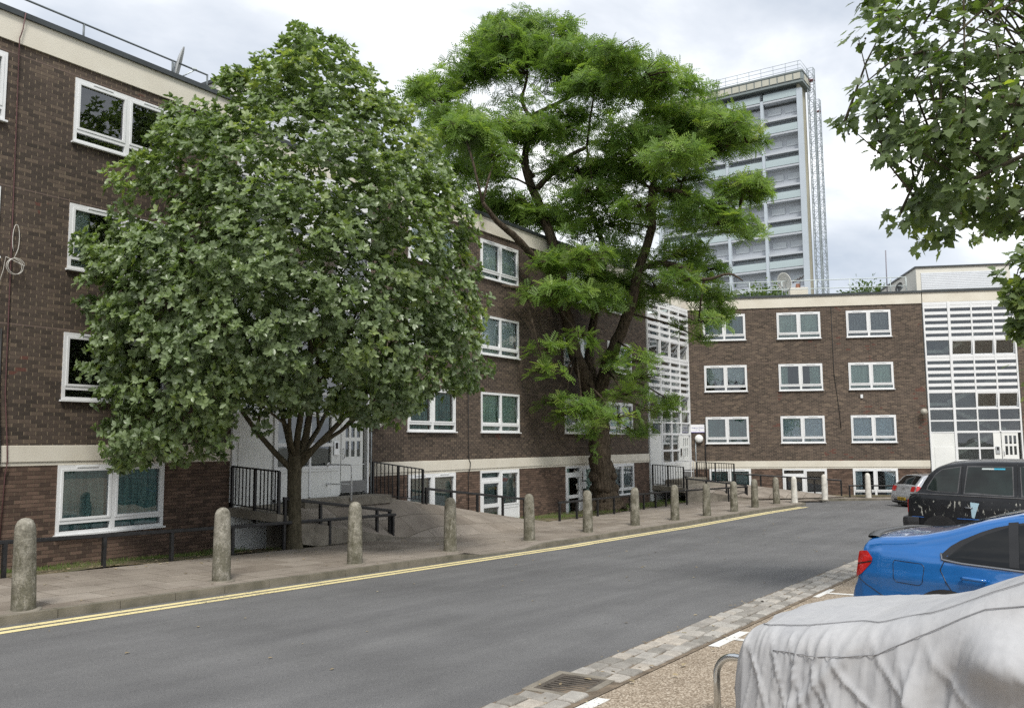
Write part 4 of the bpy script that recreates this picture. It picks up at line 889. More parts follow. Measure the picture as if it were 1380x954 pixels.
side_lo = [(.99, .955), (1.1, .945), (1.5, .93), (2.2, .905), (3.0, .885), (3.28, .88)]
side_hi = [(.99, .965), (1.08, 1.06), (1.25, 1.17), (1.5, 1.27), (1.8, 1.325), (2.2, 1.335), (2.6, 1.31), (2.95, 1.19), (3.28, .9)]
sh.strip('window_surround', trim, T, [(x - .03 if x < 1 else x, z - .028) for x, z in side_lo], [(x - .05 if x < 1.1 else x, z + .035) for x, z in side_hi], .004)
sh.strip('side_window', carglass, T, [(1.02, .962)] + side_lo[1:], side_hi, .010)
sh.strip('door_pillar', trim, T, [(1.52, .93), (1.60, .925)], [(1.47, 1.30), (1.55, 1.31)], .014, nx=4)
sh.strip('door_pillar', trim, T, [(2.42, .90), (2.53, .895)], [(2.36, 1.335), (2.46, 1.33)], .014, nx=4)
chrome = mat('window_chrome', (.30, .31, .33), .25, .05, 5, metal=.9)
sh.line('window_trim', chrome, T, [(.93, 1.0), (.94, .945), (1.1, .925), (2.2, .88), (3.2, .86)], .011, .006)
sh.line('shut_line', trim, T, [(.965, .93), (.93, .85), (1.0, .72), (1.06, .62), (1.02, .45)], .005, -.001)
sh.line('shut_line', trim, T, [(2.42, .88), (2.40, .6), (2.42, .3)], .005, -.001)
sh.line('fuel_flap', trim, T, [(.50, .90), (.76, .89), (.785, .86), (.77, .72), (.74, .69), (.52, .70), (.495, .73), (.485, .87), (.50, .90)], .0035, -.0005, (-1,))
sh.line('bumper_seam', trim, T, [(.11, .70), (.2, .64), (.38, .55), (.46, .50)], .0045, -.001)
sh.strip('tail_light', redl, T, [(.09, .70), (.16, .74), (.27, .86)], [(.12, .95), (.21, .965), (.275, .90)], .008, nx=10)
b = MB(); b.grid(lambda u, v: (.075 + .05 * v , -.72 + .34 * u, .72 + .2 * v), np.linspace(0, 1, 4), np.linspace(0, 1, 4)); b.build('tail_light', redl, T)
sh.strip('lamp_divider', trim, T, [(.11, .825), (.27, .865)], [(.11, .837), (.27, .877)], .0125, nx=6, nz=2)
for sg in (-1, 1):
    pass
sp = MB(); n = 24
def SP(u, v):
    y = -.70 + 1.40 * u; e_ = 1 - abs(2 * u - 1) ** 3; a = v * 2 * math.pi
    return (.175 + .10 * (1 - e_) * .6 + .06 * math.cos(a) - .035 * e_, y, 1.088 + .03 * e_ + .014 * math.sin(a))
sp.grid(SP, np.linspace(0, 1, n), np.linspace(0, 1, 12)); sp.build('boot_spoiler', trim, T, True)
sh.topstrip('rear_window', carglass, T, .98, 1.68, .52, .46)
fin = MB(); fin.add([(1.80, -.03, 1.435), (1.80, .03, 1.435), (2.0, .03, 1.45), (2.0, -.03, 1.45), (1.815, -.008, 1.515), (1.815, .008, 1.515), (1.865, .008, 1.52), (1.865, -.008, 1.52)], [(3, 2, 1, 0), (4, 5, 6, 7), (0, 1, 5, 4), (1, 2, 6, 5), (2, 3, 7, 6), (3, 0, 4, 7)]); bevel(fin.build('roof_fin', BLU, T, True), .01)
hd = MB(); hd.tube([(1.13, -.925, .80), (1.16, -.945, .805), (1.30, -.945, .80), (1.34, -.925, .795)], .017, 8); hd.build('door_handle', BLU, T, True)
arch(sh, T, .98, .36, .32, cabin); arch(sh, T, 3.78, .36, .32, cabin)
for x in (.98, 3.78):
    for sg in (-1, 1): wheel(T, x, sg * .81, .325, sg)
# --- black taxi
TAX, p_, v_, l_ = base('worn_black_paint', .3, .3); p_.inputs['Coat Weight'].default_value = .2; p_.inputs['Coat Roughness'].default_value = .06
sx = N_(TAX, 'ShaderNodeSeparateXYZ'); l_(v_, sx.inputs[0])
mpn = N_(TAX, 'ShaderNodeMapping'); mpn.inputs['Scale'].default_value = (9, 3, 3.2); l_(v_, mpn.inputs[0])
pn = noise(TAX, mpn.outputs[0], 2.1, 6, .68)
zone = math_(TAX, 'MULTIPLY', math_(TAX, 'MULTIPLY', math_(TAX, 'GREATER_THAN', sx.outputs[2], .74), math_(TAX, 'LESS_THAN', sx.outputs[2], 1.08)), math_(TAX, 'LESS_THAN', sx.outputs[0], 2.6))
zone = math_(TAX, 'MULTIPLY', zone, math_(TAX, 'GREATER_THAN', sx.outputs[0], .12))
peel = math_(TAX, 'MULTIPLY', math_(TAX, 'GREATER_THAN', pn, .60), zone)
l_(mixc(TAX, peel, ramp(TAX, noise(TAX, v_, 3, 5), [(.3, (.008, .009, .011)), (.7, (.018, .019, .022))]), (.42, .42, .38)), p_.inputs['Base Color'])
l_(math_(TAX, 'ADD', math_(TAX, 'MULTIPLY', peel, .5), math_(TAX, 'MULTIPLY', noise(TAX, v_, 5, 4), .5)), p_.inputs['Roughness'])
T = thing('parked_car', 'old black taxi cab with peeling paint on its rear wing', 'taxi', (22.92, 3.46, rz_(22, 2.5)), R_(-98), 'cars parked in the bays')
sh = Shell(4.8, 1.86,
  [(0, .62), (.005, .68), (.01, .70), (.05, .74), (.06, 1.12), (.10, 1.20), (.22, 1.245), (.30, 1.30), (.42, 1.52), (.52, 1.68), (.68, 1.81), (.92, 1.90), (1.25, 1.945), (1.8, 1.965), (2.5, 1.96), (2.9, 1.90), (3.1, 1.75), (3.4, 1.35), (3.55, 1.22), (4.2, 1.12), (4.6, 1.0), (4.72, .85), (4.8, .55)],
  [(.2, .93), (.45, .985), (.70, 1.0), (.95, .995), (1.16, .965), (1.22, .93), (1.26, .905), (1.6, .84), (1.85, .78), (1.97, .72)],
  [(0, .86), (.06, .90), (.15, .95), (.35, .98), (.7, 1), (3.4, 1), (4.2, .94), (4.6, .82), (4.8, .66)],
  [(0, .40), (.1, .33), (.5, .28), (4.4, .28), (4.8, .4)], .13, .045)
sh.mesh('body', TAX, T, .035)
rimt = mat('window_rubber', (.10, .10, .105), .4, .2)
W_ = [([(.50, 1.335), (.62, 1.30), (1.13, 1.275)], [(.53, 1.40), (.68, 1.66), (.82, 1.77), (1.20, 1.835)]), ([(1.28, 1.265), (2.24, 1.235)], [(1.36, 1.84), (2.23, 1.845)]), ([(2.42, 1.235), (3.2, 1.22)], [(2.40, 1.85), (2.85, 1.80)])]
for lo, hi in W_:
    sh.strip('window_seal', rimt, T, [(x + (-.022 if i == 0 else .022 if i == len(lo) - 1 else 0), z - .02) for i, (x, z) in enumerate(lo)], [(x + (-.022 if i == 0 else .022 if i == len(hi) - 1 else 0), z + .02) for i, (x, z) in enumerate(hi)], .005)
    sh.strip('side_window', taxiglass, T, lo, hi, .010)
def stick(c): return mat('sticker_' + c[0], c[1], .5, .03)
sh.strip('window_sticker', stick(('cyan', (.05, .42, .62))), T, [(1.88, 1.785), (2.10, 1.785)], [(1.88, 1.815), (2.10, 1.815)], .012, (-1,), 4, 2)
sh.strip('window_sticker', stick(('white', (.60, .68, .68))), T, [(1.64, 1.785), (1.88, 1.785)], [(1.64, 1.815), (1.88, 1.815)], .012, (-1,), 4, 2)
sh.strip('wing_sticker', stick(('pale', (.38, .55, .64))), T, [(1.42, .74), (1.47, .72)], [(1.40, 1.07), (1.58, 1.05)], .007, (-1,), 6, 8)
sh.line('waist_moulding', rimt, T, [(.12, 1.205), (.3, 1.225), (2.2, 1.185), (3.4, 1.15)], .014, .004)
sh.line('shut_line', trim, T, [(1.24, 1.9), (1.22, 1.3), (1.20, .9), (1.25, .5)], .006, 0); sh.line('shut_line', trim, T, [(2.33, 1.93), (2.33, 1.2), (2.33, .4)], .006, 0)
sh.line('blue_pinstripe', stick(('blue', (.02, .12, .42))), T, [(.15, .705), (.42, .70)], .008, .004); sh.line('blue_pinstripe', stick(('blue2', (.02, .12, .42))), T, [(1.12, .70), (2.3, .69)], .010, .004)
bmp = Shell(.6, 1.9, [(0, .66), (.04, .70), (.3, .705), (.6, .70)], [(.2, .9), (.4, .985), (.6, 1.0), (.72, .98)], [(0, .90), (.06, .96), (.2, .99), (.6, .985)], [(0, .48), (.1, .34), (.6, .36)], .03, .01)
o = bmp.mesh('rear_bumper', mat('bumper_plastic', (.028, .028, .03), .55, .2), T, .05); o.location = (-.06, 0, 0); o.scale = (.62, 1.012, 1)
sh.strip('tail_light', redl, T, [(.052, .80), (.07, .80)], [(.058, 1.08), (.075, 1.10)], .006, nx=5)
hd = MB(); hd.tube([(1.28, -.93, .95), (1.30, -.955, .95), (1.42, -.955, .945), (1.44, -.93, .945)], .014, 8); hd.build('door_handle', chrome, T, True)
sh.topstrip('rear_window', taxiglass, T, .31, .62, .60, .52)
arch(sh, T, .76, .40, .36, cabin); arch(sh, T, 3.75, .40, .36, cabin)
for x in (.76, 3.75):
    for sg in (-1, 1): wheel(T, x, sg * .80, .335, sg)
# --- silver hatchback
SIL = paint('silver_car_paint', (.46, .47, .49), .3, .55, 1.)
T = thing('parked_car', 'small silver hatchback with a yellow rear plate, parked at the far kerb', 'car', (39.25, 6.48, -2.82), R_(-47), 'cars parked at the far end')
sh = Shell(4.24, 1.75,
  [(0, .52), (.01, .60), (.05, .70), (.09, .76), (.13, .84), (.17, .96), (.21, 1.0), (.32, 1.10), (.48, 1.25), (.60, 1.36), (.70, 1.40), (1.0, 1.425), (1.6, 1.43), (2.2, 1.38), (2.6, 1.22), (3.0, 1.0), (3.8, .88), (4.1, .76), (4.24, .5)],
  [(.15, .90), (.3, .96), (.5, .99), (.68, 1.0), (.85, .985), (.94, .955), (1.0, .92), (1.2, .83), (1.43, .70)],
  [(0, .84), (.05, .90), (.2, .955), (.5, .99), (1.0, 1), (3.2, 1), (3.9, .92), (4.24, .72)],
  [(0, .34), (.1, .27), (.4, .2), (4.2, .3)], .085, .03)
sh.mesh('body', SIL, T)
sh.strip('side_window', carglass, T, [(.62, 1.02), (1.0, .97), (2.6, .93)], [(.72, 1.18), (.95, 1.29), (1.7, 1.33), (2.3, 1.22), (2.6, .95)], .008)
sh.topstrip('rear_window', carglass, T, .22, .60, .62, .54, .008)
sh.strip('tail_light', redl, T, [(.105, .76), (.20, .78), (.34, .88)], [(.175, .98), (.25, .985), (.36, .93)], .010, nx=10)
for sg in (-1, 1):
    b = MB(); b.grid(lambda u, v: (.07 + .085 * v + .0, sg * (.50 + .24 * u), .765 + .20 * v), np.linspace(0, 1, 4) if sg < 0 else np.linspace(1, 0, 4), np.linspace(0, 1, 4)); b.build('tail_light', redl, T)
b = MB(); b.grid(lambda u, v: (-.004 + .01 * v, -.52 + 1.04 * u, .36 + .20 * v), np.linspace(0, 1, 6), np.linspace(0, 1, 4)); b.build('bumper_insert', trim, T)
MB().box(-.016, -.006, -.26, .26, .40, .51).build('number_plate', mat('yellow_plate', (.72, .48, .02), .4, .05), T)
b = MB(); rr_ = random.Random(2)
for q in range(7): y = -.21 + q * .065 + (.02 if q > 3 else 0); b.box(-.0185, -.0161, y, y + .035, .42, .49)
b.build('plate_characters', trim, T)
MB().box(.12, .16, -.25, .25, .80, .815).build('boot_handle', chrome, T)
MB().lathe([(.001, 0), (.035, 0), (.035, .012), (.001, .014)], 14, (.10, 0, .87)).build('badge', trim, T)
sh.line('shut_line', trim, T, [(.36, .92), (.42, .7), (.45, .3)], .006, 0); sh.line('shut_line', trim, T, [(1.35, 1.0), (1.3, .6), (1.4, .3)], .006, 0)
MB().tube([(.85, 0, 1.44), (.65, 0, 1.62)], .008, 5).build('roof_aerial', trim, T)
arch(sh, T, .78, .35, .32, cabin); arch(sh, T, 3.44, .35, .32, cabin)
for x in (.78, 3.44):
    for sg in (-1, 1): wheel(T, x, sg * .775, .315, sg)
MB().box(.3, 3.9, -.75, .75, .16, .3).build('underbody', trim, T)
# --- car under a fabric cover
def cover_mat():
    m, p, v, l = base('car_cover_fabric', .92, .15)
    mp_ = N_(m, 'ShaderNodeMapping'); mp_.inputs['Scale'].default_value = (1.6, 1.6, .22); l(v, mp_.inputs[0])
    a = noise(m, mp_.outputs[0], 9, 3, .5); b = noise(m, v, 2.2, 5, .6); c = noise(m, v, 26, 4)
    l(mixc(m, .5, ramp(m, b, [(.3, (.36, .365, .38)), (.7, (.42, .42, .425))]), ramp(m, c, [(.3, (.46, .46, .46)), (.7, (.54, .54, .54))]), 'OVERLAY'), p.inputs['Base Color'])
    bump_(m, p, math_(m, 'ADD', math_(m, 'MULTIPLY', a, 1.0), math_(m, 'MULTIPLY', c, .05)), .16, .03); return m
COV = cover_mat()
T = thing('covered_car', 'car hidden under a pale grey fabric cover, closest to the viewer', 'car', (6.34, 1.70, rz_(6, 1) - .02), R_(-106), 'cars parked in the bays')
from mathutils import noise as mno
def fold(p):
    x, y, z = p
    sidey = min(1, max(0, (1.02 - z) / .34)) if abs(y) > .3 or x < .3 else 0
    ph = 2.2 * mno.noise(Vector((x * 1.3, z * .8, 2))); amp = .55 + 1.1 * mno.noise(Vector((x * 2.1, 9, z * .7)))
    w = .046 * max(0, amp) * (1 - abs(math.sin(x * 6.0 + z * (1.6 + .8 * math.sin(x * 2)) + ph))) ** 2.2
    w += .026 * (1 - abs(math.sin(x * 15.0 - z * 2.6 + 2 * ph + 1))) ** 3 * (.6 + mno.noise(Vector((x * 3, 4, z * 2)))) + .022 * (1 - abs(math.sin(x * 9 + z * 9 + ph * 3))) ** 5 + .014 * (1 - abs(math.sin(x * 33 - z * 4 + ph * 2))) ** 3
    w += .030 * mno.noise(Vector((x * 1.8, 2, z * 1.4)))
    w -= .055 * math.exp(-((x - (1.50 - (1.05 - z) * .45)) / .055) ** 2) * min(1, max(0, (1.15 - z) / .25)) * min(1, max(0, (z - .1) / .3))
    w += .030 * math.exp(-((x - (1.36 - (1.05 - z) * .45)) / .06) ** 2) + .025 * math.exp(-((x - (1.0 - (1.0 - z) * .9)) / .05) ** 2)
    lowz = max(0, (.9 - z)) * .10
    sg = 1 if y > 0 else -1
    ny = y + sg * (w * sidey + lowz * .6) * (1 if abs(y) > .2 else abs(y) / .2)
    nx = x - ((.02 * math.sin(y * 19 + z * 4) + .05 * mno.noise(Vector((y * 4, z * 1.5, 5)))) + lowz * .8) * max(0, 1 - x / .25)
    top = .010 * mno.noise(Vector((x * 2.5, y * 2.5, 1))) + .005 * mno.noise(Vector((x * 8, y * 7, 4)))
    # door mirror pushing the fabric out
    if y < -.5: 
        d2 = ((x - 1.62) / .22) ** 2 + ((z - .86) / .15) ** 2
        ny -= .17 * math.exp(-d2)
    return (nx, ny, z + top * (1 if z > .6 else .3))
sh = Shell(4.1, 1.78,
  [(0, .60), (.01, .68), (.03, .74), (.07, .785), (.15, .81), (.4, .84), (.75, .885), (1.1, .98), (1.4, 1.11), (1.75, 1.30), (2.05, 1.42), (2.4, 1.48), (2.8, 1.46), (3.2, 1.16), (3.6, 1.02), (3.9, .95), (4.1, .7)],
  [(.05, 1.06), (.3, 1.04), (.6, 1.02), (.8, .99), (.95, .95), (1.1, .87), (1.3, .72), (1.48, .60)],
  [(0, .80), (.06, .89), (.2, .95), (.5, .99), (3.5, .99), (4.1, .82)],
  [(0, .04), (4.1, .04)], .16, .05, fold)
o = sh.mesh('cover', COV, T, .015, 70)
def seam(off, pts):
    P = []
    for x, z in resample(pts, 90):
        sec = sh.section(x)[:36]; P.append(fold((x, -float(np.interp(z, [p[1] for p in sec], [p[0] for p in sec])), min(z, sec[-1][1]))))
    P = [(p[0] - .003, p[1] - .007, p[2] + .004) for p in P]
    MB().tube(P, .0030, 5).build('seam', mat('seam_thread', (.26, .26, .27), .9, .1), T, True)
seam(0, [(.30, .69), (.6, .70), (.95, .77), (1.3, .97), (1.5, 1.08), (1.75, 1.13), (2.6, 1.13), (3.4, 1.05)])
seam(0, [(.10, .79), (.5, .845), (.9, .92), (1.2, 1.01), (1.5, 1.15), (1.8, 1.28), (2.2, 1.36), (2.8, 1.37), (3.4, 1.1)])

# ------------------------------------------------------------------ trees
WB_POLY = [(4.1, 9.07), (3.7, 8.53), (3.3, 8.02), (2.91, 7.69), (2.56, 7.69), (2.43, 7.09), (2.05, 6.88), (1.54, 6.92), (1.41, 6.48), (1.16, 5.78), (0.63, 5.32), (0.42, 5.05), (0.79, 4.64), (0.24, 4.09), (-0.27, 3.81), (0.09, 3.5), (0.28, 2.93), (-0.31, 2.75), (0.21, 2.44), (0.1, 2.15), (0.42, 1.68), (0.18, 1.16), (0.62, 0.74), (0.8, 0.55), (0.48, 0.08), (0.84, -0.4), (1.62, -0.32), (2.08, -0.37), (2.44, -0.13), (2.81, -0.24), (2.99, 0.36), (3.17, 0.7), (3.76, 0.05), (3.56, 0.66), (4.24, .70), (5.06, 0.72), (5.59, 0.35), (6.33, 0.46), (6.88, 0.67), (7.67, 1.12), (8.25, 1.23), (8.49, 1.91), (8.02, 2.45), (8.31, 3.14), (7.9, 4.03), (8.14, 4.96), (7.56, 6.06), (6.97, 6.91), (6.4, 7.53), (5.95, 7.81), (5.51, 8.2), (5.23, 8.61), (4.74, 8.7), (4.37, 8.8)]
PL_POLY = [(4.64, 5.63), (4.78, 5.34), (4.38, 5.26), (4.42, 5.07), (4.73, 5.03), (4.74, 4.82), (4.88, 4.75), (4.84, 4.54), (4.61, 4.58), (4.58, 4.44), (4.34, 4.43), (4.34, 4.27), (4.13, 3.97), (4.27, 3.85), (4.57, 3.83), (4.62, 3.62), (4.35, 3.46), (4.59, 3.29), (4.95, 3.52), (5.11, 3.45), (5.0, 3.28), (5.09, 3.05), (5.02, 2.81), (4.81, 2.82), (4.9, 2.68), (5.06, 2.55), (4.83, 2.5), (4.98, 2.35), (5.28, 2.38), (5.39, 2.64), (5.53, 2.84), (5.61, 3.08), (5.72, 2.81), (5.78, 2.61), (6.04, 2.57), (6.32, 2.7), (6.87, 2.8), (7.29, 6.24), (5.97, 6.79), (4.67, 6.08)]
PL2_POLY = [(9.02, 3.13), (9.19, 3.21), (9.39, 3.35), (9.51, 3.46), (9.67, 3.77), (10.17, 3.77), (10.21, 2.36), (9.69, 1.88), (9.37, 1.84), (9.31, 2.09), (9.38, 2.37), (9.23, 2.58), (9.36, 2.92), (9.15, 3.04)]
PL3_POLY = [(7.44, 3.37), (7.76, 3.56), (8.01, 3.62), (8.37, 3.55), (8.68, 3.67), (8.65, 3.18), (8.34, 3.18), (8.05, 3.28), (7.67, 3.18)]
AC_POLY = [(12.73, 1.93), (12.98, 2.3), (13.42, 2.59), (13.7, 1.17), (13.3, 0.89), (12.9, 1.08), (12.81, 1.36)]
PADS = [(28.7, 17.9, 16.8, 2.29, 0.72), (26.2, 17.5, 15.5, 1.01, 0.45), (28.5, 18.6, 15.7, 2.05, 0.72), (28.1, 16.4, 15.4, 1.27, 0.69), (28.6, 15.7, 14.6, 1.61, 0.63), (25.3, 12.4, 12.7, 1.09, 0.49), (26.1, 11.7, 12.5, 1.39, 0.7), (27.9, 11.5, 12.7, 1.25, 0.63), (26.6, 13.8, 12.7, 1.37, 0.47), (27.2, 19.6, 14.9, 1.06, 0.59), (26.9, 21.3, 14.3, 1.21, 0.84), (23.0, 18.9, 12.8, 0.52, 0.42), (25.7, 19.4, 12.6, 1.24, 0.57), (23.3, 17.1, 10.8, 1.32, 0.61), (25.3, 18.1, 11.0, 1.42, 0.76), (24.1, 16.4, 10.0, 0.82, 0.51), (28.0, 20.0, 11.3, 1.32, 0.48), (26.5, 16.6, 11.8, 1.54, 0.38), (29.8, 16.9, 12.7, 1.32, 0.42), (30.3, 11.3, 12.3, 1.44, 0.67), (29.0, 9.9, 11.4, 1.15, 0.62), (31.4, 10.3, 11.4, 0.9, 0.56), (30.2, 12.5, 12.3, 1.47, 0.68), (27.5, 12.8, 10.7, 1.47, 0.63), (28.8, 13.9, 10.3, 1.66, 0.66), (27.0, 11.2, 9.8, 1.21, 0.6), (29.5, 10.8, 10.8, 1.07, 0.54), (29.7, 9.5, 9.2, 1.26, 0.37), (29.4, 10.2, 7.9, 1.36, 0.47), (32.9, 10.4, 8.3, 0.81, 0.29), (29.1, 10.8, 8.5, 1.26, 0.47), (30.6, 12.5, 9.6, 1.13, 0.62), (26.8, 17.9, 9.2, 1.46, 0.56), (27.7, 17.4, 8.8, 0.91, 0.45), (29.5, 17.4, 9.2, 1.19, 0.65), (27.7, 14.5, 9.3, 1.19, 0.54), (29.2, 14.6, 8.5, 1.57, 0.79), (27.9, 15.4, 10.4, 1.11, 0.56), (26.7, 14.5, 6.7, 1.26, 0.63), (31.0, 15.2, 7.7, 1.19, 0.59), (30.0, 12.1, 7.1, 1.21, 0.66), (32.7, 12.2, 7.0, 1.06, 0.59), (27.4, 12.3, 8.4, 0.93, 0.52), (26.1, 15.4, 6.6, 0.94, 0.42), (25.7, 15.1, 5.4, 1.36, 0.44), (28.0, 15.0, 5.5, 1.55, 0.57), (31.2, 14.9, 5.7, 1.12, 0.67), (29.9, 15.2, 6.4, 1.31, 0.54), (30.5, 13.3, 6.1, 1.07, 0.54), (28.2, 11.4, 5.8, 0.98, 0.59), (31.6, 11.7, 5.8, 0.96, 0.54), (29.5, 11.3, 4.5, 1.11, 0.6), (32.7, 11.6, 5.2, 0.77, 0.44), (33.2, 12.6, 4.4, 0.68, 0.45), (26.1, 15.4, 3.5, 0.88, 0.49), (25.6, 15.4, 2.7, 0.77, 0.43), (26.4, 14.4, 3.9, 0.58, 0.49), (29.6, 14.6, 3.3, 0.85, 0.48), (27.9, 12.9, 3.1, 0.89, 0.49), (30.5, 14.1, 2.7, 0.92, 0.43), (28.9, 14.0, 2.0, 1.03, 0.51), (31.7, 14.2, 1.5, 0.99, 0.55), (27.2, 13.5, 1.1, 1.07, 0.39), (26.8, 14.6, 1.5, 1.08, 0.44), (26.7, 15.4, 1.2, 0.79, 0.4), (26.3, 15.5, 1.7, 0.69, 0.39), (29.2, 15.4, 0.8, 0.85, 0.42), (31.8, 15.0, 0.7, 0.89, 0.39), (29.1, 15.5, -0.1, 0.26, 0.53), (30.5, 15.7, 0.2, 0.27, 0.38), (30.7, 12.9, 1.8, 0.53, 0.21)]
LC_POLY = [(-3.72, 13.93), (-2.55, 14.98), (-1.37, 16.04), (0.4, 16.65), (2.6, 16.38), (3.32, 15.33), (5.08, 15.23), (7.11, 14.3), (9.25, 12.92), (9.21, 11.86), (8.32, 11.27), (7.72, 10.38), (9.87, 10.07), (9.71, 9.57), (8.24, 8.75), (8.93, 7.87), (7.34, 7.44), (7.87, 6.28), (8.12, 4.98), (6.82, 4.41), (5.42, 5.14), (4.58, 5.72), (2.88, 6.17), (1.16, 6.04), (-0.69, 6.63), (0.03, 7.94), (-1.4, 8.54), (-2.55, 9.72), (-3.56, 11.22), (-4.01, 12.72)]
LIMBS = [
 [(30.81, 15.87, -2.8, 0.85), (30.75, 15.9, -2.51, 0.68), (30.7, 15.9, -2.1, 0.58), (30.64, 15.89, -1.52, 0.55), (30.53, 15.92, -0.8, 0.5), (30.44, 15.92, -0.08, 0.47), (30.43, 15.81, 0.59, 0.43), (30.28, 15.83, 1.68, 0.38)] ,
 [(30.25, 15.95, 1.25, 0.36), (29.75, 16.16, 2.33, 0.34), (28.98, 16.58, 3.38, 0.3), (28.5, 16.71, 4.65, 0.27), (28.07, 16.63, 5.66, 0.25), (27.98, 16.49, 7.14, 0.23), (28.0, 16.49, 6.92, 0.22), (27.76, 16.84, 8.99, 0.2), (27.56, 17.37, 10.66, 0.18), (27.83, 17.26, 12.01, 0.14), (28.12, 17.02, 12.88, 0.1)] ,
 [(28.07, 16.5, 6.3, 0.2), (26.92, 16.49, 6.42, 0.17), (25.46, 16.68, 7.02, 0.15), (24.9, 16.58, 7.24, 0.14), (23.96, 17.05, 7.53, 0.11), (23.18, 17.23, 8.01, 0.07)] ,
 [(28.09, 16.65, 5.35, 0.15), (26.82, 16.73, 5.5, 0.12), (25.59, 16.78, 5.43, 0.1), (24.34, 16.88, 5.36, 0.06)] ,
 [(30.26, 15.82, 1.9, 0.33), (30.21, 16.39, 3.14, 0.24), (30.39, 16.35, 3.93, 0.2), (30.66, 16.1, 4.95, 0.18), (30.84, 16.05, 5.77, 0.16), (30.85, 15.69, 7.56, 0.14), (30.54, 16.16, 9.51, 0.1)] ,
 [(30.32, 15.73, 1.9, 0.33), (30.0, 15.3, 2.84, 0.3), (29.88, 14.74, 3.88, 0.27), (29.76, 14.18, 4.9, 0.24), (29.68, 13.65, 6.44, 0.22), (29.68, 13.61, 6.63, 0.22), (29.62, 13.07, 8.02, 0.18), (29.32, 12.9, 9.4, 0.14), (29.21, 12.11, 10.57, 0.09)] ,
 [(27.64, 16.9, 9.66, 0.14), (27.73, 16.29, 10.16, 0.12), (27.88, 15.59, 10.76, 0.1), (28.04, 14.92, 11.02, 0.07)] ,
 [(28.0, 17.22, 12.77, 0.11), (28.02, 16.42, 12.95, 0.09), (28.23, 15.49, 13.28, 0.08), (28.55, 14.38, 13.71, 0.06), (28.92, 13.18, 13.65, 0.04)] ,
 [(27.95, 17.32, 12.65, 0.1), (27.95, 17.72, 13.46, 0.08), (28.15, 17.57, 14.59, 0.06), (27.93, 17.69, 15.76, 0.04)] ,
 [(29.73, 13.55, 6.55, 0.14), (29.38, 12.6, 6.59, 0.11), (28.92, 11.55, 6.18, 0.09), (28.77, 10.78, 5.66, 0.07), (28.85, 9.9, 5.77, 0.05), (28.94, 9.45, 5.49, 0.02)] ,
 [(29.32, 12.9, 9.4, 0.12), (29.57, 11.84, 9.16, 0.09), (29.83, 10.82, 8.51, 0.06), (30.16, 9.92, 8.0, 0.03)] ,
 [(29.25, 12.49, 10.21, 0.09), (29.54, 11.34, 10.07, 0.07), (29.75, 10.4, 10.39, 0.05), (29.81, 9.63, 11.13, 0.03)] ,
 [(27.71, 17.06, 10.17, 0.1), (27.36, 17.78, 11.15, 0.09), (26.9, 18.7, 11.91, 0.07), (26.48, 19.97, 12.52, 0.04)] ,
 [(28.23, 15.49, 13.28, 0.07), (28.15, 15.95, 14.43, 0.05), (28.0, 16.38, 15.32, 0.03)] ,]

def bark_mat(name, c0, c1, scale, stretch, bs):
    m, p, v, l = base(name, .95, .15); mp_ = N_(m, 'ShaderNodeMapping'); mp_.inputs['Scale'].default_value = stretch; l(v, mp_.inputs[0])
    a = noise(m, mp_.outputs[0], scale, 6, .65); b = noise(m, v, 1.3, 4)
    l(mixc(m, .6, ramp(m, a, [(.32, c0), (.66, c1)]), ramp(m, b, [(.3, (.4, .4, .38)), (.7, (.6, .6, .6))]), 'OVERLAY'), p.inputs['Base Color']); bump_(m, p, a, bs, .05); return m
bark_l = bark_mat('locust_bark', (.022, .017, .012), (.125, .098, .072), 7, (2.2, 2.2, .5), 1.0)
bark_w = bark_mat('smooth_bark', (.045, .04, .026), (.115, .10, .07), 10, (1.5, 1.5, .6), .5)
def leaf_mat(name, cols, under, rough=.45, trans=.3, tcol=None, spec=.4):
    """leaf colours vary leaf by leaf; the underside is its own colour, thin leaves let light through"""
    m = bpy.data.materials.new(name); m.use_nodes = True; n = m.node_tree.nodes; l = m.node_tree.links.new; p = n['Principled BSDF']
    p.inputs['Roughness'].default_value = rough; p.inputs['Specular IOR Level'].default_value = spec
    at = n.new('ShaderNodeAttribute'); at.attribute_name = 'tone'; g = n.new('ShaderNodeNewGeometry')
    c = ramp(m, at.outputs['Fac'], cols); c2 = mixc(m, g.outputs['Backfacing'], c, mixc(m, .65, c, under)); l(c2, p.inputs['Base Color'])
    t = n.new('ShaderNodeBsdfTranslucent'); l(mixc(m, 1., c, tcol or (1.5, 1.6, .6), 'MULTIPLY'), t.inputs[0])
    x = n.new('ShaderNodeMixShader'); x.inputs[0].default_value = trans; l(p.outputs[0], x.inputs[1]); l(t.outputs[0], x.inputs[2]); l(x.outputs[0], n['Material Output'].inputs[0]); return m
def mesh_np(name, V, F, m, parent, tone=None):
    """V (n,3) verts, F (k,q) faces, all with the same number of corners"""
    me = bpy.data.meshes.new(name); k, q = F.shape
    me.vertices.add(len(V)); me.vertices.foreach_set('co', V.astype(np.float32).ravel())
    me.loops.add(k * q); me.loops.foreach_set('vertex_index', F.astype(np.int32).ravel())
    me.polygons.add(k); me.polygons.foreach_set('loop_start', np.arange(0, k * q, q, dtype=np.int32)); me.polygons.foreach_set('loop_total', np.full(k, q, dtype=np.int32))
    me.update(calc_edges=True); me.materials.append(m)
    if tone is not None: a = me.attributes.new('tone', 'FLOAT', 'POINT'); a.data.foreach_set('value', tone.astype(np.float32))
    o = bpy.data.objects.new(name, me); C.objects.link(o); o.parent = parent; return o
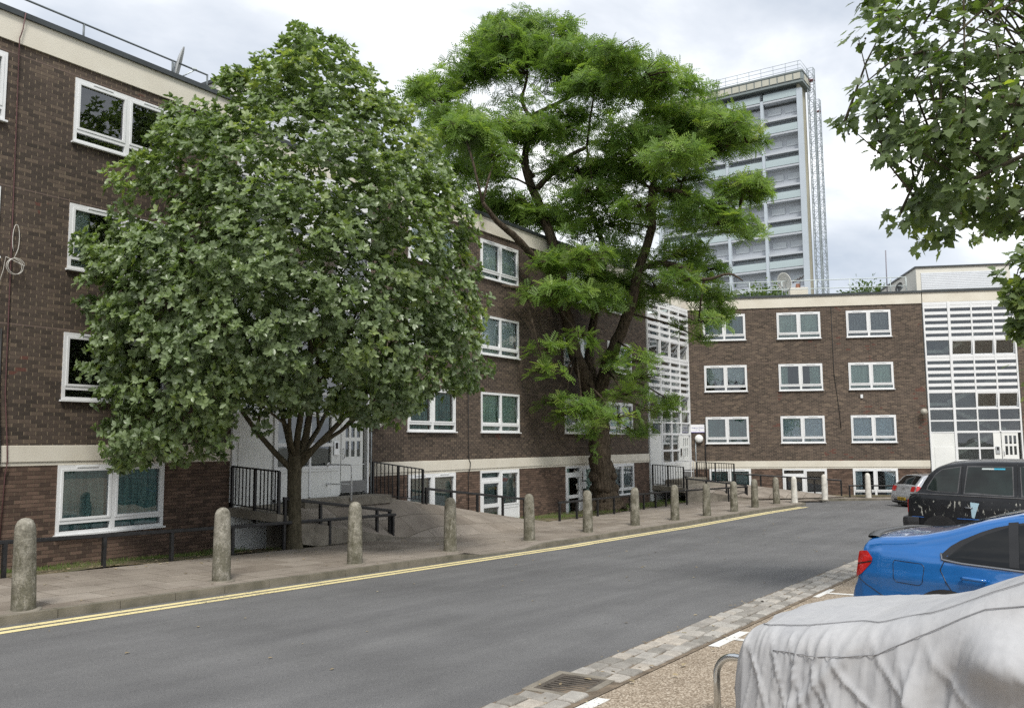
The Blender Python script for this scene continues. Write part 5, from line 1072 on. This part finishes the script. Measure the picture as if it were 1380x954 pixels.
def frames(D, Nrm):
    D = D / np.linalg.norm(D, axis=1, keepdims=True); Sd = np.cross(D, Nrm); Sd /= np.linalg.norm(Sd, axis=1, keepdims=True) + 1e-9; U = np.cross(Sd, D); return D, Sd, U
def scatter(T, P, D, Nrm, scale, tone):
    """copy the leaf template T=(verts, quads) to points P along D with normal Nrm"""
    D, Sd, U = frames(D, Nrm); tv, tf = T; n, k = len(P), len(tv)
    V = P[:, None, :] + scale[:, None, None] * (tv[None, :, 0:1] * D[:, None, :] + tv[None, :, 1:2] * Sd[:, None, :] + tv[None, :, 2:3] * U[:, None, :])
    F = tf[None, :, :] + (np.arange(n) * k)[:, None, None]
    return V.reshape(-1, 3), F.reshape(-1, tf.shape[1]), np.repeat(tone, k)
def inside(poly, x, y):
    p = np.array(poly); c = np.zeros(len(x), bool); j = len(p) - 1
    for i in range(len(p)):
        xi, yi = p[i]; xj, yj = p[j]
        c ^= ((yi > y) != (yj > y)) & (x < (xj - xi) * (y - yi) / (yj - yi + 1e-12) + xi); j = i
    return c
def bdist(poly, x, y):
    p = np.array(poly); d = np.full(len(x), 1e9)
    for i in range(len(p)):
        a, b = p[i - 1], p[i]; ab = b - a; t = np.clip(((x - a[0]) * ab[0] + (y - a[1]) * ab[1]) / (ab @ ab + 1e-12), 0, 1)
        d = np.minimum(d, np.hypot(x - a[0] - t * ab[0], y - a[1] - t * ab[1]))
    return d
def unit_rows(a): return a / (np.linalg.norm(a, axis=1, keepdims=True) + 1e-9)
# leaf templates: x along the leaf, y across, z up
OVAL = (np.array([(0, 0, 0), (.30, .24, .05), (.68, .25, .04), (1, 0, -.06), (.68, -.25, .04), (.30, -.24, .05)]), np.array([(0, 5, 4, 3), (0, 3, 2, 1)]))
fr = [(0, 0, 0)]
def frond(n=7):
    V = []; F = []
    for i in range(n):
        t = .16 + .80 * i / (n - 1); dz = -.22 * t * t; L = .27 * (1 - .25 * abs(2 * i / (n - 1) - 1)); wd = .15
        for sg in (-1, 1):
            b = len(V); V += [(t, .01 * sg, dz), (t + .10, sg * (L * .5 - wd * .3), dz + .01), (t + .12, sg * L, dz - .045), (t + .0, sg * L * .55, dz + .01)]
            F.append((b, b + 1, b + 2, b + 3) if sg < 0 else (b + 3, b + 2, b + 1, b))
    return np.array(V), np.array(F)
FROND = frond(6)
pl = [(0, 0), (.06, .16), (-.02, .46), (.22, .34), (.42, .58), (.50, .28), (.62, .30), (1.0, 0)]
pv = [(p[0], p[1], .07 * abs(p[1]) - .08 * p[0] ** 2) for p in pl] + [(p[0], -p[1], .07 * abs(p[1]) - .08 * p[0] ** 2) for p in pl[-2:0:-1]]
PLANE = (np.array(pv + [(.42, 0, -.01)]), np.array([(len(pv), i, (i + 1) % len(pv)) for i in range(len(pv))])[:, [0, 2, 1]])

def rosettes(P, D, k, spread, rng_, jit=.25):
    """k leaves splayed round each shoot tip P pointing along D; their upper faces look out along the shoot"""
    n = len(P); D = unit_rows(D); A = unit_rows(np.cross(D, rng_.normal(0, 1, (n, 3)))); B = np.cross(D, A)
    th = rng_.uniform(0, 6.28, (n, 1)) + np.arange(k)[None, :] * (2 * math.pi / k) + rng_.normal(0, .25, (n, k)); sp = np.clip(spread + rng_.normal(0, .22, (n, k)), .2, 1.7)
    perp = np.cos(th)[..., None] * A[:, None, :] + np.sin(th)[..., None] * B[:, None, :]
    L = np.cos(sp)[..., None] * D[:, None, :] + np.sin(sp)[..., None] * perp; Nn = np.sin(sp)[..., None] * D[:, None, :] - np.cos(sp)[..., None] * perp + rng_.normal(0, jit, (n, k, 3))
    return np.repeat(P, k, 0), L.reshape(-1, 3), unit_rows(Nn.reshape(-1, 3))
# --- whitebeam: clumps of leaves through the volume of the crown
g = np.random.RandomState(11)
WA = np.array((9.1, 16.0, 0)); WD = np.array((.811308, -.584619, 0)); WN = np.array((-.584619, -.811308, 0))   # WN points toward the road
def crown_points(poly, A, D, Nn, n, tmax, dm, rng_, shell=.5):
    p = np.array(poly); out = []
    lo, hi = p.min(0), p.max(0)
    while sum(len(o) for o in out) < n:
        x = rng_.uniform(lo[0], hi[0], n * 2); y = rng_.uniform(lo[1], hi[1], n * 2); ok = inside(poly, x, y); x, y = x[ok], y[ok]
        d = bdist(poly, x, y); th = tmax * np.sqrt(np.clip(1 - (1 - np.clip(d / dm, 0, 1)) ** 2, .02, 1))
        u = rng_.uniform(-1, 1, len(x)); u = np.sign(u) * np.abs(u) ** shell
        out.append(np.column_stack([x, y, u * th, d, u]))
    q = np.vstack(out)[:n]; P = A + q[:, 0:1] * D + q[:, 1:2] * np.array((0, 0, 1.)) + q[:, 2:3] * Nn
    return P, q
def clump_leaves(P, cent, nper, rad, rng_, flat=.8, droop=.25, out_bias=.9):
    """leaves on short shoots round clump centres; the shoots point away from the crown's middle"""
    n = len(P); idx = np.repeat(np.arange(n), nper); o = rng_.normal(0, 1, (len(idx), 3)) * rad[idx][:, None] * np.array((.55, .55, .55 * flat))
    Q = P[idx] + o; away = unit_rows(Q - cent) * out_bias + unit_rows(o) * .7 + rng_.normal(0, .45, o.shape); away[:, 2] -= droop
    nr = np.array((0, 0, .8)) + 1.0 * unit_rows(Q - cent) + rng_.normal(0, .42, o.shape)
    return Q, unit_rows(away), unit_rows(nr)
T = thing('whitebeam_tree', 'broad round tree with silvery green leaves in front of the near stair tower', 'tree', (13.95, 15.02, -2.32))
base_t = np.array((13.95, 15.02, -2.32))
P, q = crown_points(WB_POLY, WA, WD, WN, 1180, 2.9, 3.3, g, .5); Pb, qb = crown_points(WB_POLY, WA, WD, WN, 330, 1.5, 1.5, g, 1.); P, q = np.vstack([P, Pb]), np.vstack([q, qb]); ok_ = q[:, 3] > g.uniform(-.08, .26, len(P)); P, q = P[ok_], q[ok_]
P[:, 1] = np.minimum(P[:, 1], 16.15 - g.uniform(0, .5, len(P)))
P[:, 2] -= .035 * np.clip(q[:, 2], 0, 9) * np.clip(P[:, 2], 0, 9); P += WD * (-(q[:, 0:1] - 4.1) * .025 * np.clip(q[:, 2:3], 0, 9))
cent = np.array((12.7, 13.4, 2.2))
rad = np.minimum(g.uniform(.20, .55, len(P)), .20 + q[:, 3] * .5)
NS, KL = 14, 6
idx = np.repeat(np.arange(len(P)), NS); o_ = unit_rows(g.normal(0, 1, (len(idx), 3))) * (g.uniform(.1, 1, (len(idx), 1)) ** .5) * rad[idx][:, None] * np.array((1., 1., .8))
SP = P[idx] + o_; SD = unit_rows(SP - cent) * .9 + unit_rows(o_) * .55 + np.array((-.10, -.15, .45)) + g.normal(0, .35, o_.shape)
SP[:, 1] = np.minimum(SP[:, 1], 16.4)
Q, Dl, Nl = rosettes(SP, SD, KL, 1.05, g, .42)
ctone = g.uniform(0, .50, len(P)) + .05 * np.clip(P[:, 2] - 1, 0, 6) * g.rand(len(P)); ctone = np.where(g.rand(len(P)) < .18, ctone + .32, ctone)  # tone rises with height: light on the crown top put into leaf colour
tone = np.clip(np.repeat(np.repeat(ctone, NS) + g.normal(0, .10, len(idx)), KL) + g.normal(0, .09, len(Q)), 0, 1)
V, F, tn = scatter(OVAL, Q - base_t, Dl, Nl, g.uniform(.075, .150, len(Q)), tone)
leaf_w = leaf_mat('whitebeam_leaf', [(0, (.095, .145, .056)), (.35, (.165, .235, .085)), (.7, (.25, .335, .105)), (1, (.40, .47, .12))], (.24, .30, .17), .36, .38, (1.25, 1.35, .7), .6)
mesh_np('crown', V, F, leaf_w, T, tn)
tr = MB(); rg_ = random.Random(5)
tr.tube([(0, 0, -.2, .26), (0, 0, .02, .21), (-.01, 0, .25, .175), (-.02, .0, .9, .16), (-.04, -.02, 1.55, .158), (-.05, -.03, 2.0, .165), (-.06, -.05, 2.25, .14)], .1, 14, 0, .05, rg_)
o = tr.build('trunk', bark_w, T, True)
def branch(b, p, d, L, r, depth, rg, bend=.18):
    pts = [(*p, r)]; dv = Vector(d).normalized(); q = Vector(p); n = 5
    for i in range(1, n + 1):
        dv = (dv + Vector((rg.uniform(-1, 1), rg.uniform(-1, 1), rg.uniform(-.4, .8))) * bend).normalized(); q = q + dv * L / n; pts.append((*q, r * (1 - .62 * i / n)))
    b.tube(pts, r, 7 if depth < 2 else 5)
    if depth < 3:
        for k in range(3 if depth < 2 else 2):
            s = pts[rg.randint(2, n)]; a = rg.uniform(0, 6.28); nd = (dv + Vector((math.cos(a), math.sin(a), rg.uniform(-.1, .5))) * .85).normalized()
            branch(b, s[:3], nd, L * rg.uniform(.5, .72), s[3] * .7, depth + 1, rg, bend)
for d, L, r in (((-.75, .25, 1.0), 3.2, .075), ((-.35, -.6, 1.3), 3.6, .085), ((.12, -.15, 1.5), 4.2, .095), ((.55, -.55, 1.15), 3.4, .08), ((.75, .1, 1.0), 3.0, .075), ((-.1, .35, 1.4), 3.4, .07), ((-.9, -.55, .75), 3.0, .06), ((.5, -1.1, .7), 3.0, .06)):
    b = MB(); branch(b, (-.05, -.03, 1.85 + rg_.uniform(-.2, .25)), d, L, r, 0, rg_); b.build('limb', bark_w, T, True)

# --- locust: layered pads of feathery leaves on bare dark limbs
T = thing('locust_tree', 'tall locust tree with layered bright green foliage and a thick gnarled trunk', 'tree', (30.8, 15.85, -2.75))
base_t = np.array((30.8, 15.85, -2.75)); rg_ = random.Random(9)
LIMBS = [[(p[0], min(p[1], 16.7 - p[3] - .35), p[2], p[3]) if p[2] < 8.3 else p for p in lm] for lm in LIMBS]
for i, lm in enumerate(LIMBS):
    b = MB(); P_ = [Vector(p[:3]) - Vector(base_t) for p in lm]; R__ = [p[3] * .86 for p in lm]; fine = []
    for j in range(len(P_) - 1):
        for s in range(4):
            t = s / 4; p0, p1, p2, p3 = P_[max(j - 1, 0)], P_[j], P_[j + 1], P_[min(j + 2, len(P_) - 1)]
            q_ = .5 * ((2 * p1) + (p2 - p0) * t + (2 * p0 - 5 * p1 + 4 * p2 - p3) * t * t + (3 * p1 - p0 - 3 * p2 + p3) * t ** 3)
            w = .35 * (R__[j]) if i else .10
            fine.append((q_.x + rg_.uniform(-w, w) * .4, q_.y + rg_.uniform(-w, w) * .4, q_.z, R__[j] + (R__[j + 1] - R__[j]) * t))
    fine.append((*P_[-1], R__[-1])); b.tube(fine, .1, 20 if i == 0 else 9, 0, .16 if i == 0 else .12, rg_)
    if i == 0:
        for k in range(9):    # burls and root flare
            a = rg_.uniform(0, 6.28); z = rg_.choice((.15, .3, 1.0, 1.25, 1.5, 1.7, 2.6)); rr0 = .43 if z > .6 else .56
            cx, cy = rr0 * math.cos(a), rr0 * math.sin(a); r0 = rg_.uniform(.13, .26)
            b.lathe([(.01, -r0), (r0 * .7, -r0 * .7), (r0, 0), (r0 * .75, r0 * .65), (.01, r0)], 10, (cx - .1, cy, z))
        for a, r0 in ((2.75, .25), (3.4, .22), (4.6, .2), (-.6, .2)):
            b.lathe([(.01, -r0), (r0 * .7, -r0 * .7), (r0, 0), (r0 * .75, r0 * .65), (.01, r0)], 12, (.44 * math.cos(a) - .12, .44 * math.sin(a), 1.25 + .25 * math.sin(a * 3)))
        for k in range(9):
            a = k * .7 + rg_.uniform(-.2, .2); b.tube([(.35 * math.cos(a), .35 * math.sin(a), .55, .2), (.62 * math.cos(a), .62 * math.sin(a), .18, .16), (1.0 * math.cos(a), 1.0 * math.sin(a), -.02, .08), (1.4 * math.cos(a), 1.4 * math.sin(a), -.12, .04)], .1, 7)
    b.build('trunk' if i == 0 else 'limb', bark_l, T, True)
FWD_ = np.array((.836932, .547306, 0))
allP = np.array([p[:3] for lm in LIMBS[1:] for p in lm]); 
tw = MB()
Qs, Ds, Ns, Ts, Sc = [], [], [], [], []
LAT = np.array((.547306, -.836932, 0)); FWD = np.array((.836932, .547306, 0)); UPV = np.array((0, 0, 1.))
EXTRA = [(X + FWD_[0] * f_, Y + FWD_[1] * f_, Z + g.uniform(-.35, .35), rx * .9, ry * .85) for (X, Y, Z, rx, ry) in PADS if rx > .5 for f_ in ([g.uniform(-1.8, 1.8)] if Z > 8.6 else [])]
for (X, Y, Z, rx, ry) in PADS + EXTRA:
    c = np.array((X, Y, Z - .25)); ivy = rx < .4; ry *= .72
    near = allP[np.argmin(((allP - c) ** 2).sum(1))]
    if not ivy:
        a_ = near - base_t; c_ = c - base_t; mid = (a_ + c_) / 2 + np.array((0, 0, .12)); tw.tube([(*a_, .05), (*mid, .04), (*c_, .025)], .03, 5)
        for k in range(7):
            an = g.uniform(0, 6.28); e_ = c_ + rx * .85 * math.cos(an) * LAT + rx * .8 * math.sin(an) * FWD + UPV * g.uniform(-.1, .25); m2 = (c_ + e_) / 2 + np.array((0, 0, .07)); tw.tube([(*c_, .025), (*m2, .018), (*e_, .006)], .02, 4)
    rd = max(rx * .8, .5) if not ivy else .3
    nc = 4 if ivy else int(4 + 27 * rx * rd / .9 * (.45 if Z < 4.6 else 1))
    for _ in range(nc):
        an = g.uniform(0, 6.28); r = math.sqrt(g.uniform(.0, 1)); cc = c + rx * .92 * r * math.cos(an) * LAT + rd * .9 * r * math.sin(an) * FWD + UPV * ry * (g.uniform(-.9, 1.0) * math.sqrt(max(0, 1 - r * r * .8)))
        if not ivy and _ % 2: tw.tube([(*(c - base_t), .02), (*((c + cc) / 2 - base_t + np.array((0, 0, .06))), .012), (*(cc - base_t), .005)], .02, 4)
        Qs.append(cc); Ds.append((cc - c) * .5 + np.array((0, 0, .55)) - .18 * FWD + g.normal(0, .32, 3)); Ts.append(g.uniform(0, .5) + (.25 if g.rand() < .2 else 0) + .15 * (cc[2] > c[2])); Sc.append(.22 if ivy else g.uniform(.30, .48))
A = FWD * 33.0; P, q = crown_points(LC_POLY, A, LAT, -FWD, 1900, 2.6, 3.0, g, .8)
keep = np.sin(P[:, 2] * 2.3 + 1.3 * np.sin(q[:, 0] * 1.1)) + np.sin(q[:, 0] * 1.9 + P[:, 2]) * .6 + g.normal(0, .5, len(P)) > -.25
for p in P[keep]:
    if p[2] < 8.3 and p[1] > 15.6: p[1] = 15.6 - g.uniform(0, 1)
    Qs.append(p); Ds.append(np.array((0, 0, .6)) - .18 * FWD + g.normal(0, .4, 3)); Ts.append(g.uniform(0, .6)); Sc.append(g.uniform(.30, .48))
tw.build('twigs', bark_l, T, True)
Q, Dl, Nl = rosettes(np.array(Qs), np.array(Ds), 9, 1.25, g, .3)
sc_ = np.repeat(np.array(Sc), 9) * g.uniform(.75, 1.15, len(Q)); tone = np.clip(np.repeat(np.array(Ts), 9) + g.normal(0, .08, len(Q)), 0, 1)
V, F, tn = scatter(FROND, Q - base_t, Dl, Nl, sc_, tone)
leaf_l = leaf_mat('locust_leaf', [(0, (.092, .165, .036)), (.35, (.165, .275, .056)), (.7, (.255, .375, .075)), (1, (.39, .48, .105))], (.16, .22, .07), .45, .5, (1.3, 1.3, .7), .4)
mesh_np('crown', V, F, leaf_l, T, tn)

# --- plane tree overhanging from the right, its trunk outside the photo
leaf_p = leaf_mat('plane_leaf', [(0, (.065, .105, .040)), (.4, (.115, .17, .058)), (.75, (.18, .25, .068)), (1, (.31, .37, .07))], (.17, .22, .11), .40, .48, None, .45)
T = thing('plane_tree', 'large plane tree with lobed leaves overhanging from the top right corner', 'tree', (11.5, -6.2, rz_(11, -2)))
base_t = np.array((11.5, -6.2, rz_(11, -2)))
Vs, Fs, Tn, off = [], [], [], 0
tw = MB(); rg_ = random.Random(4)
top = np.array((12.0, -5.6, 4.6))
for poly, dep, n, per, rr0, tm, sc in ((PL_POLY, 10.5, 300, 14, .32, 1.0, (.10, .165)), (PL2_POLY, 16., 60, 14, .28, .4, (.12, .18)), (PL3_POLY, 14., 22, 9, .14, .3, (.07, .12))):
    A = FWD * dep; P, q = crown_points(poly, A, LAT, -FWD, n, tm, .8, g, .9)
    rad = g.uniform(.6, 1.2, len(P)) * rr0 * np.clip(.35 + q[:, 3] * 1.2, .4, 1)
    Q, Dl, Nl = clump_leaves(P, P.mean(0) + 1.5 * LAT, per, rad, g, .9, .45, .5); Nl = unit_rows(Nl + np.array((-.35, -.25, .1)))
    tone = np.clip(np.repeat(g.uniform(0, .6, len(P)), per) + g.normal(0, .14, len(Q)) + (g.rand(len(Q)) < .05) * .4 + (.28 if dep > 13 else 0), 0, 1)
    v, f, t_ = scatter(PLANE, Q - base_t, Dl, Nl, g.uniform(*sc, len(Q)), tone); Vs.append(v); Fs.append(f + off); Tn.append(t_); off += len(v)
    for k in range(0, len(P), 2):
        e_ = P[k] - base_t; s0 = (P[g.randint(len(P))] if k % 3 else P.mean(0) + 1.2 * LAT) - base_t
        if np.linalg.norm(e_ - s0) < 2.2: m2 = (e_ + s0) / 2 + np.array((0, 0, .1)); tw.tube([(*s0, .02), (*m2, .013), (*e_, .005)], .01, 4)
    root = top - base_t
    for k in range(5):
        e_ = P[g.randint(len(P))] - base_t; m2 = (root + e_) / 2 + np.array((0, 0, .5)); tw.tube([(*root, .10), (*m2, .06), (*e_, .02)], .05, 6)
mesh_np('crown', np.vstack(Vs), np.vstack(Fs), leaf_p, T, np.concatenate(Tn))
tw.build('twigs', bark_w, T, True)
MB().tube([(0, 0, -.2, .5), (0, 0, .3, .4), (.1, .1, 3, .33), (.3, .3, 5, .28), tuple(np.array(top - base_t) + (0, 0, .2)) + (.2,)], .3, 14, 0, .06, rg_).build('trunk', bark_w, T, True)
fb = MB()
for k in range(90):
    p = Q[0] * 0 + Vs[0][g.randint(len(Vs[0]))]; fb.lathe([(.004, -.014), (.014, -.006), (.014, .006), (.004, .014)], 6, tuple(p + np.array((0, 0, -.06))))
fo = fb.build('seed_balls', mat('seed_ball', (.075, .06, .03), .9, .2), T, True); fo['kind'] = 'stuff'

# --- acacia sprig at the right edge and tree tops beyond the far roof
def simple_tree(label, loc, h, crown, cm, n, per, scale, leafm, tmpl, rng_, name='leafy_tree'):
    T = thing(name, label, 'tree', loc); bt = np.array(loc)
    MB().tube([(0, 0, -.2, .22), (0, 0, h * .35, .17), (.1, .05, h * .7, .09)], .1, 10).build('trunk', bark_w, T, True)
    P = []
    for cx, cy, cz, r in crown:
        u = unit_rows(rng_.normal(0, 1, (n, 3))) * (rng_.uniform(.45, 1, (n, 1)) ** .6) * np.array((r, r, r * .75)); P.append(u + np.array((cx, cy, cz)))
    P = np.vstack(P); ce = P.mean(0)
    Q, Dl, Nl = clump_leaves(P, ce, per, np.full(len(P), scale * 2.6), rng_, .8, .2)
    tone = np.clip(np.repeat(rng_.uniform(0, .7, len(P)), per) + rng_.normal(0, .12, len(Q)), 0, 1)
    v, f, t_ = scatter(tmpl, Q, Dl, Nl, rng_.uniform(.7, 1.2, len(Q)) * scale, tone); mesh_np('crown', v, f, leafm, T, t_); 
    for cx, cy, cz, r in crown: MB().tube([(.02, .02, h * .5, .1), (cx * .5, cy * .5, (h * .6 + cz) / 2, .07), (cx, cy, cz, .03)], .05, 6).build('limb', bark_w, T, True)
leaf_f = leaf_mat('far_leaf', [(0, (.055, .095, .035)), (.5, (.10, .155, .05)), (1, (.19, .24, .075))], (.12, .17, .08), .55, .3)
simple_tree('locust tree at the right edge of the photo, only feathery twigs showing', (21.8, 1.2 - 2.2, rz_(22, 0)), 5.6, [(.9, .9, 4.1, .75), (.3, -.2, 4.4, .8), (1.2, .3, 3.6, .55)], None, 60, 10, .26, leaf_l, FROND, g, 'locust_tree')
simple_tree('rounded green tree top behind the far roof, below the tower block', (73, 21.6, -3.2), 15, [(-1.5, 2.0, 14.2, 1.7), (0, 0, 15.0, 1.8), (.3, -1.6, 14.1, 1.4), (-1, 3.4, 13.6, 1.3)], None, 90, 12, .32, leaf_f, OVAL, g)
simple_tree('small green tree top behind the far roof, left of the thin mast', (73, 13.7, -3.2), 14.5, [(0, 0, 14.6, 1.2), (.3, 1.3, 14.0, 1.0), (0, -1.1, 14.2, .8)], None, 80, 12, .3, leaf_f, OVAL, g)

# ------------------------------------------------------------------ grass, fallen leaves, litter
def vz(X, Y): return zp(X) + .05 + (-.12 if X < 20 else -.02) * (Y - 14.9) / 1.8 + .03 * math.sin(X * 2.1 + Y * 3)
BL = (np.array([(-.004, 0, 0), (.004, 0, 0), (.003, .0, .6), (0, .12, 1.0)]), np.array([(0, 1, 2, 3)]))
pos = []
for X0, X1, n, y0, y1 in ((4, 13.4, 9000, 15.75, 16.62), (18.8, 29.2, 7000, 15.4, 16.6), (31.6, 40.5, 12000, 14.95, 16.5), (13.6, 17.5, 900, 15.05, 15.6), (26, 31, 2500, 14.9, 15.6)):
    X = g.uniform(X0, X1, n); Y = g.uniform(y0, y1, n); keep = np.sin(X * 1.7) + np.sin(X * 4.1 + Y * 5) + g.normal(0, .7, n) > -.55; pos += [(a, b, vz(a, b) - .005) for a, b in zip(X[keep], Y[keep])]
P = np.array(pos); n = len(P); az = g.uniform(0, 6.28, n)
Dv = np.column_stack([np.cos(az), np.sin(az), g.normal(0, .2, n)]); v, f, t_ = scatter(BL, P, Dv, np.tile((0, 0, 1.), (n, 1)) + g.normal(0, .3, (n, 3)), g.uniform(.04, .11, n), g.rand(n))
leaf_g = leaf_mat('grass_blade', [(0, (.055, .10, .02)), (.5, (.11, .19, .035)), (1, (.24, .26, .09))], (.10, .15, .04), .6, .3)
go = mesh_np('grass', v, f, leaf_g, None, t_); go['kind'] = 'stuff'; tag(go, 'short patchy grass along the foot of the brick walls', 'grass')
pos = []
for k in range(900):
    X = g.uniform(4, 40); Y = g.choice([g.uniform(14.9, 16.5), g.uniform(14.2, 15.2), g.uniform(11.7, 15)], p=[.6, .3, .1]); pos.append((X, Y, (vz(X, Y) if Y > 14.9 else pz(X, Y)) + .014))
for k in range(300): X = g.uniform(4, 17); Y = g.uniform(14.9, 15.9); pos.append((X, Y, vz(X, Y) + .014))
for k in range(140): X = g.uniform(4, 25); Y = g.uniform(3.2, 4.2); pos.append((X, Y, rz_(X, Y) + .03))
for k in range(70): X = g.uniform(3, 32); Y = g.uniform(4.2, 11.4); pos.append((X, Y, rz_(X, Y) + .012))
P = np.array(pos); n = len(P); az = g.uniform(0, 6.28, n)
v, f, t_ = scatter(OVAL, P, np.column_stack([np.cos(az), np.sin(az), np.zeros(n)]), np.tile((0, 0, 1.), (n, 1)) + g.normal(0, .15, (n, 3)), g.uniform(.03, .085, n), g.rand(n))
leaf_d = leaf_mat('dead_leaf', [(0, (.10, .06, .03)), (.5, (.28, .19, .09)), (.8, (.42, .34, .20)), (1, (.55, .50, .38))], (.30, .25, .16), .8, .1)
fo = mesh_np('fallen_leaves', v, f, leaf_d, None, t_); fo['kind'] = 'stuff'; tag(fo, 'scattered pale fallen leaves on the verge, pavement and setts', 'fallen leaves')
# ------------------------------------------------------------------ lift everything so the near pavement lies a little above zero
for o in S.objects:
    if o.parent is None: o.location.z += 2.0
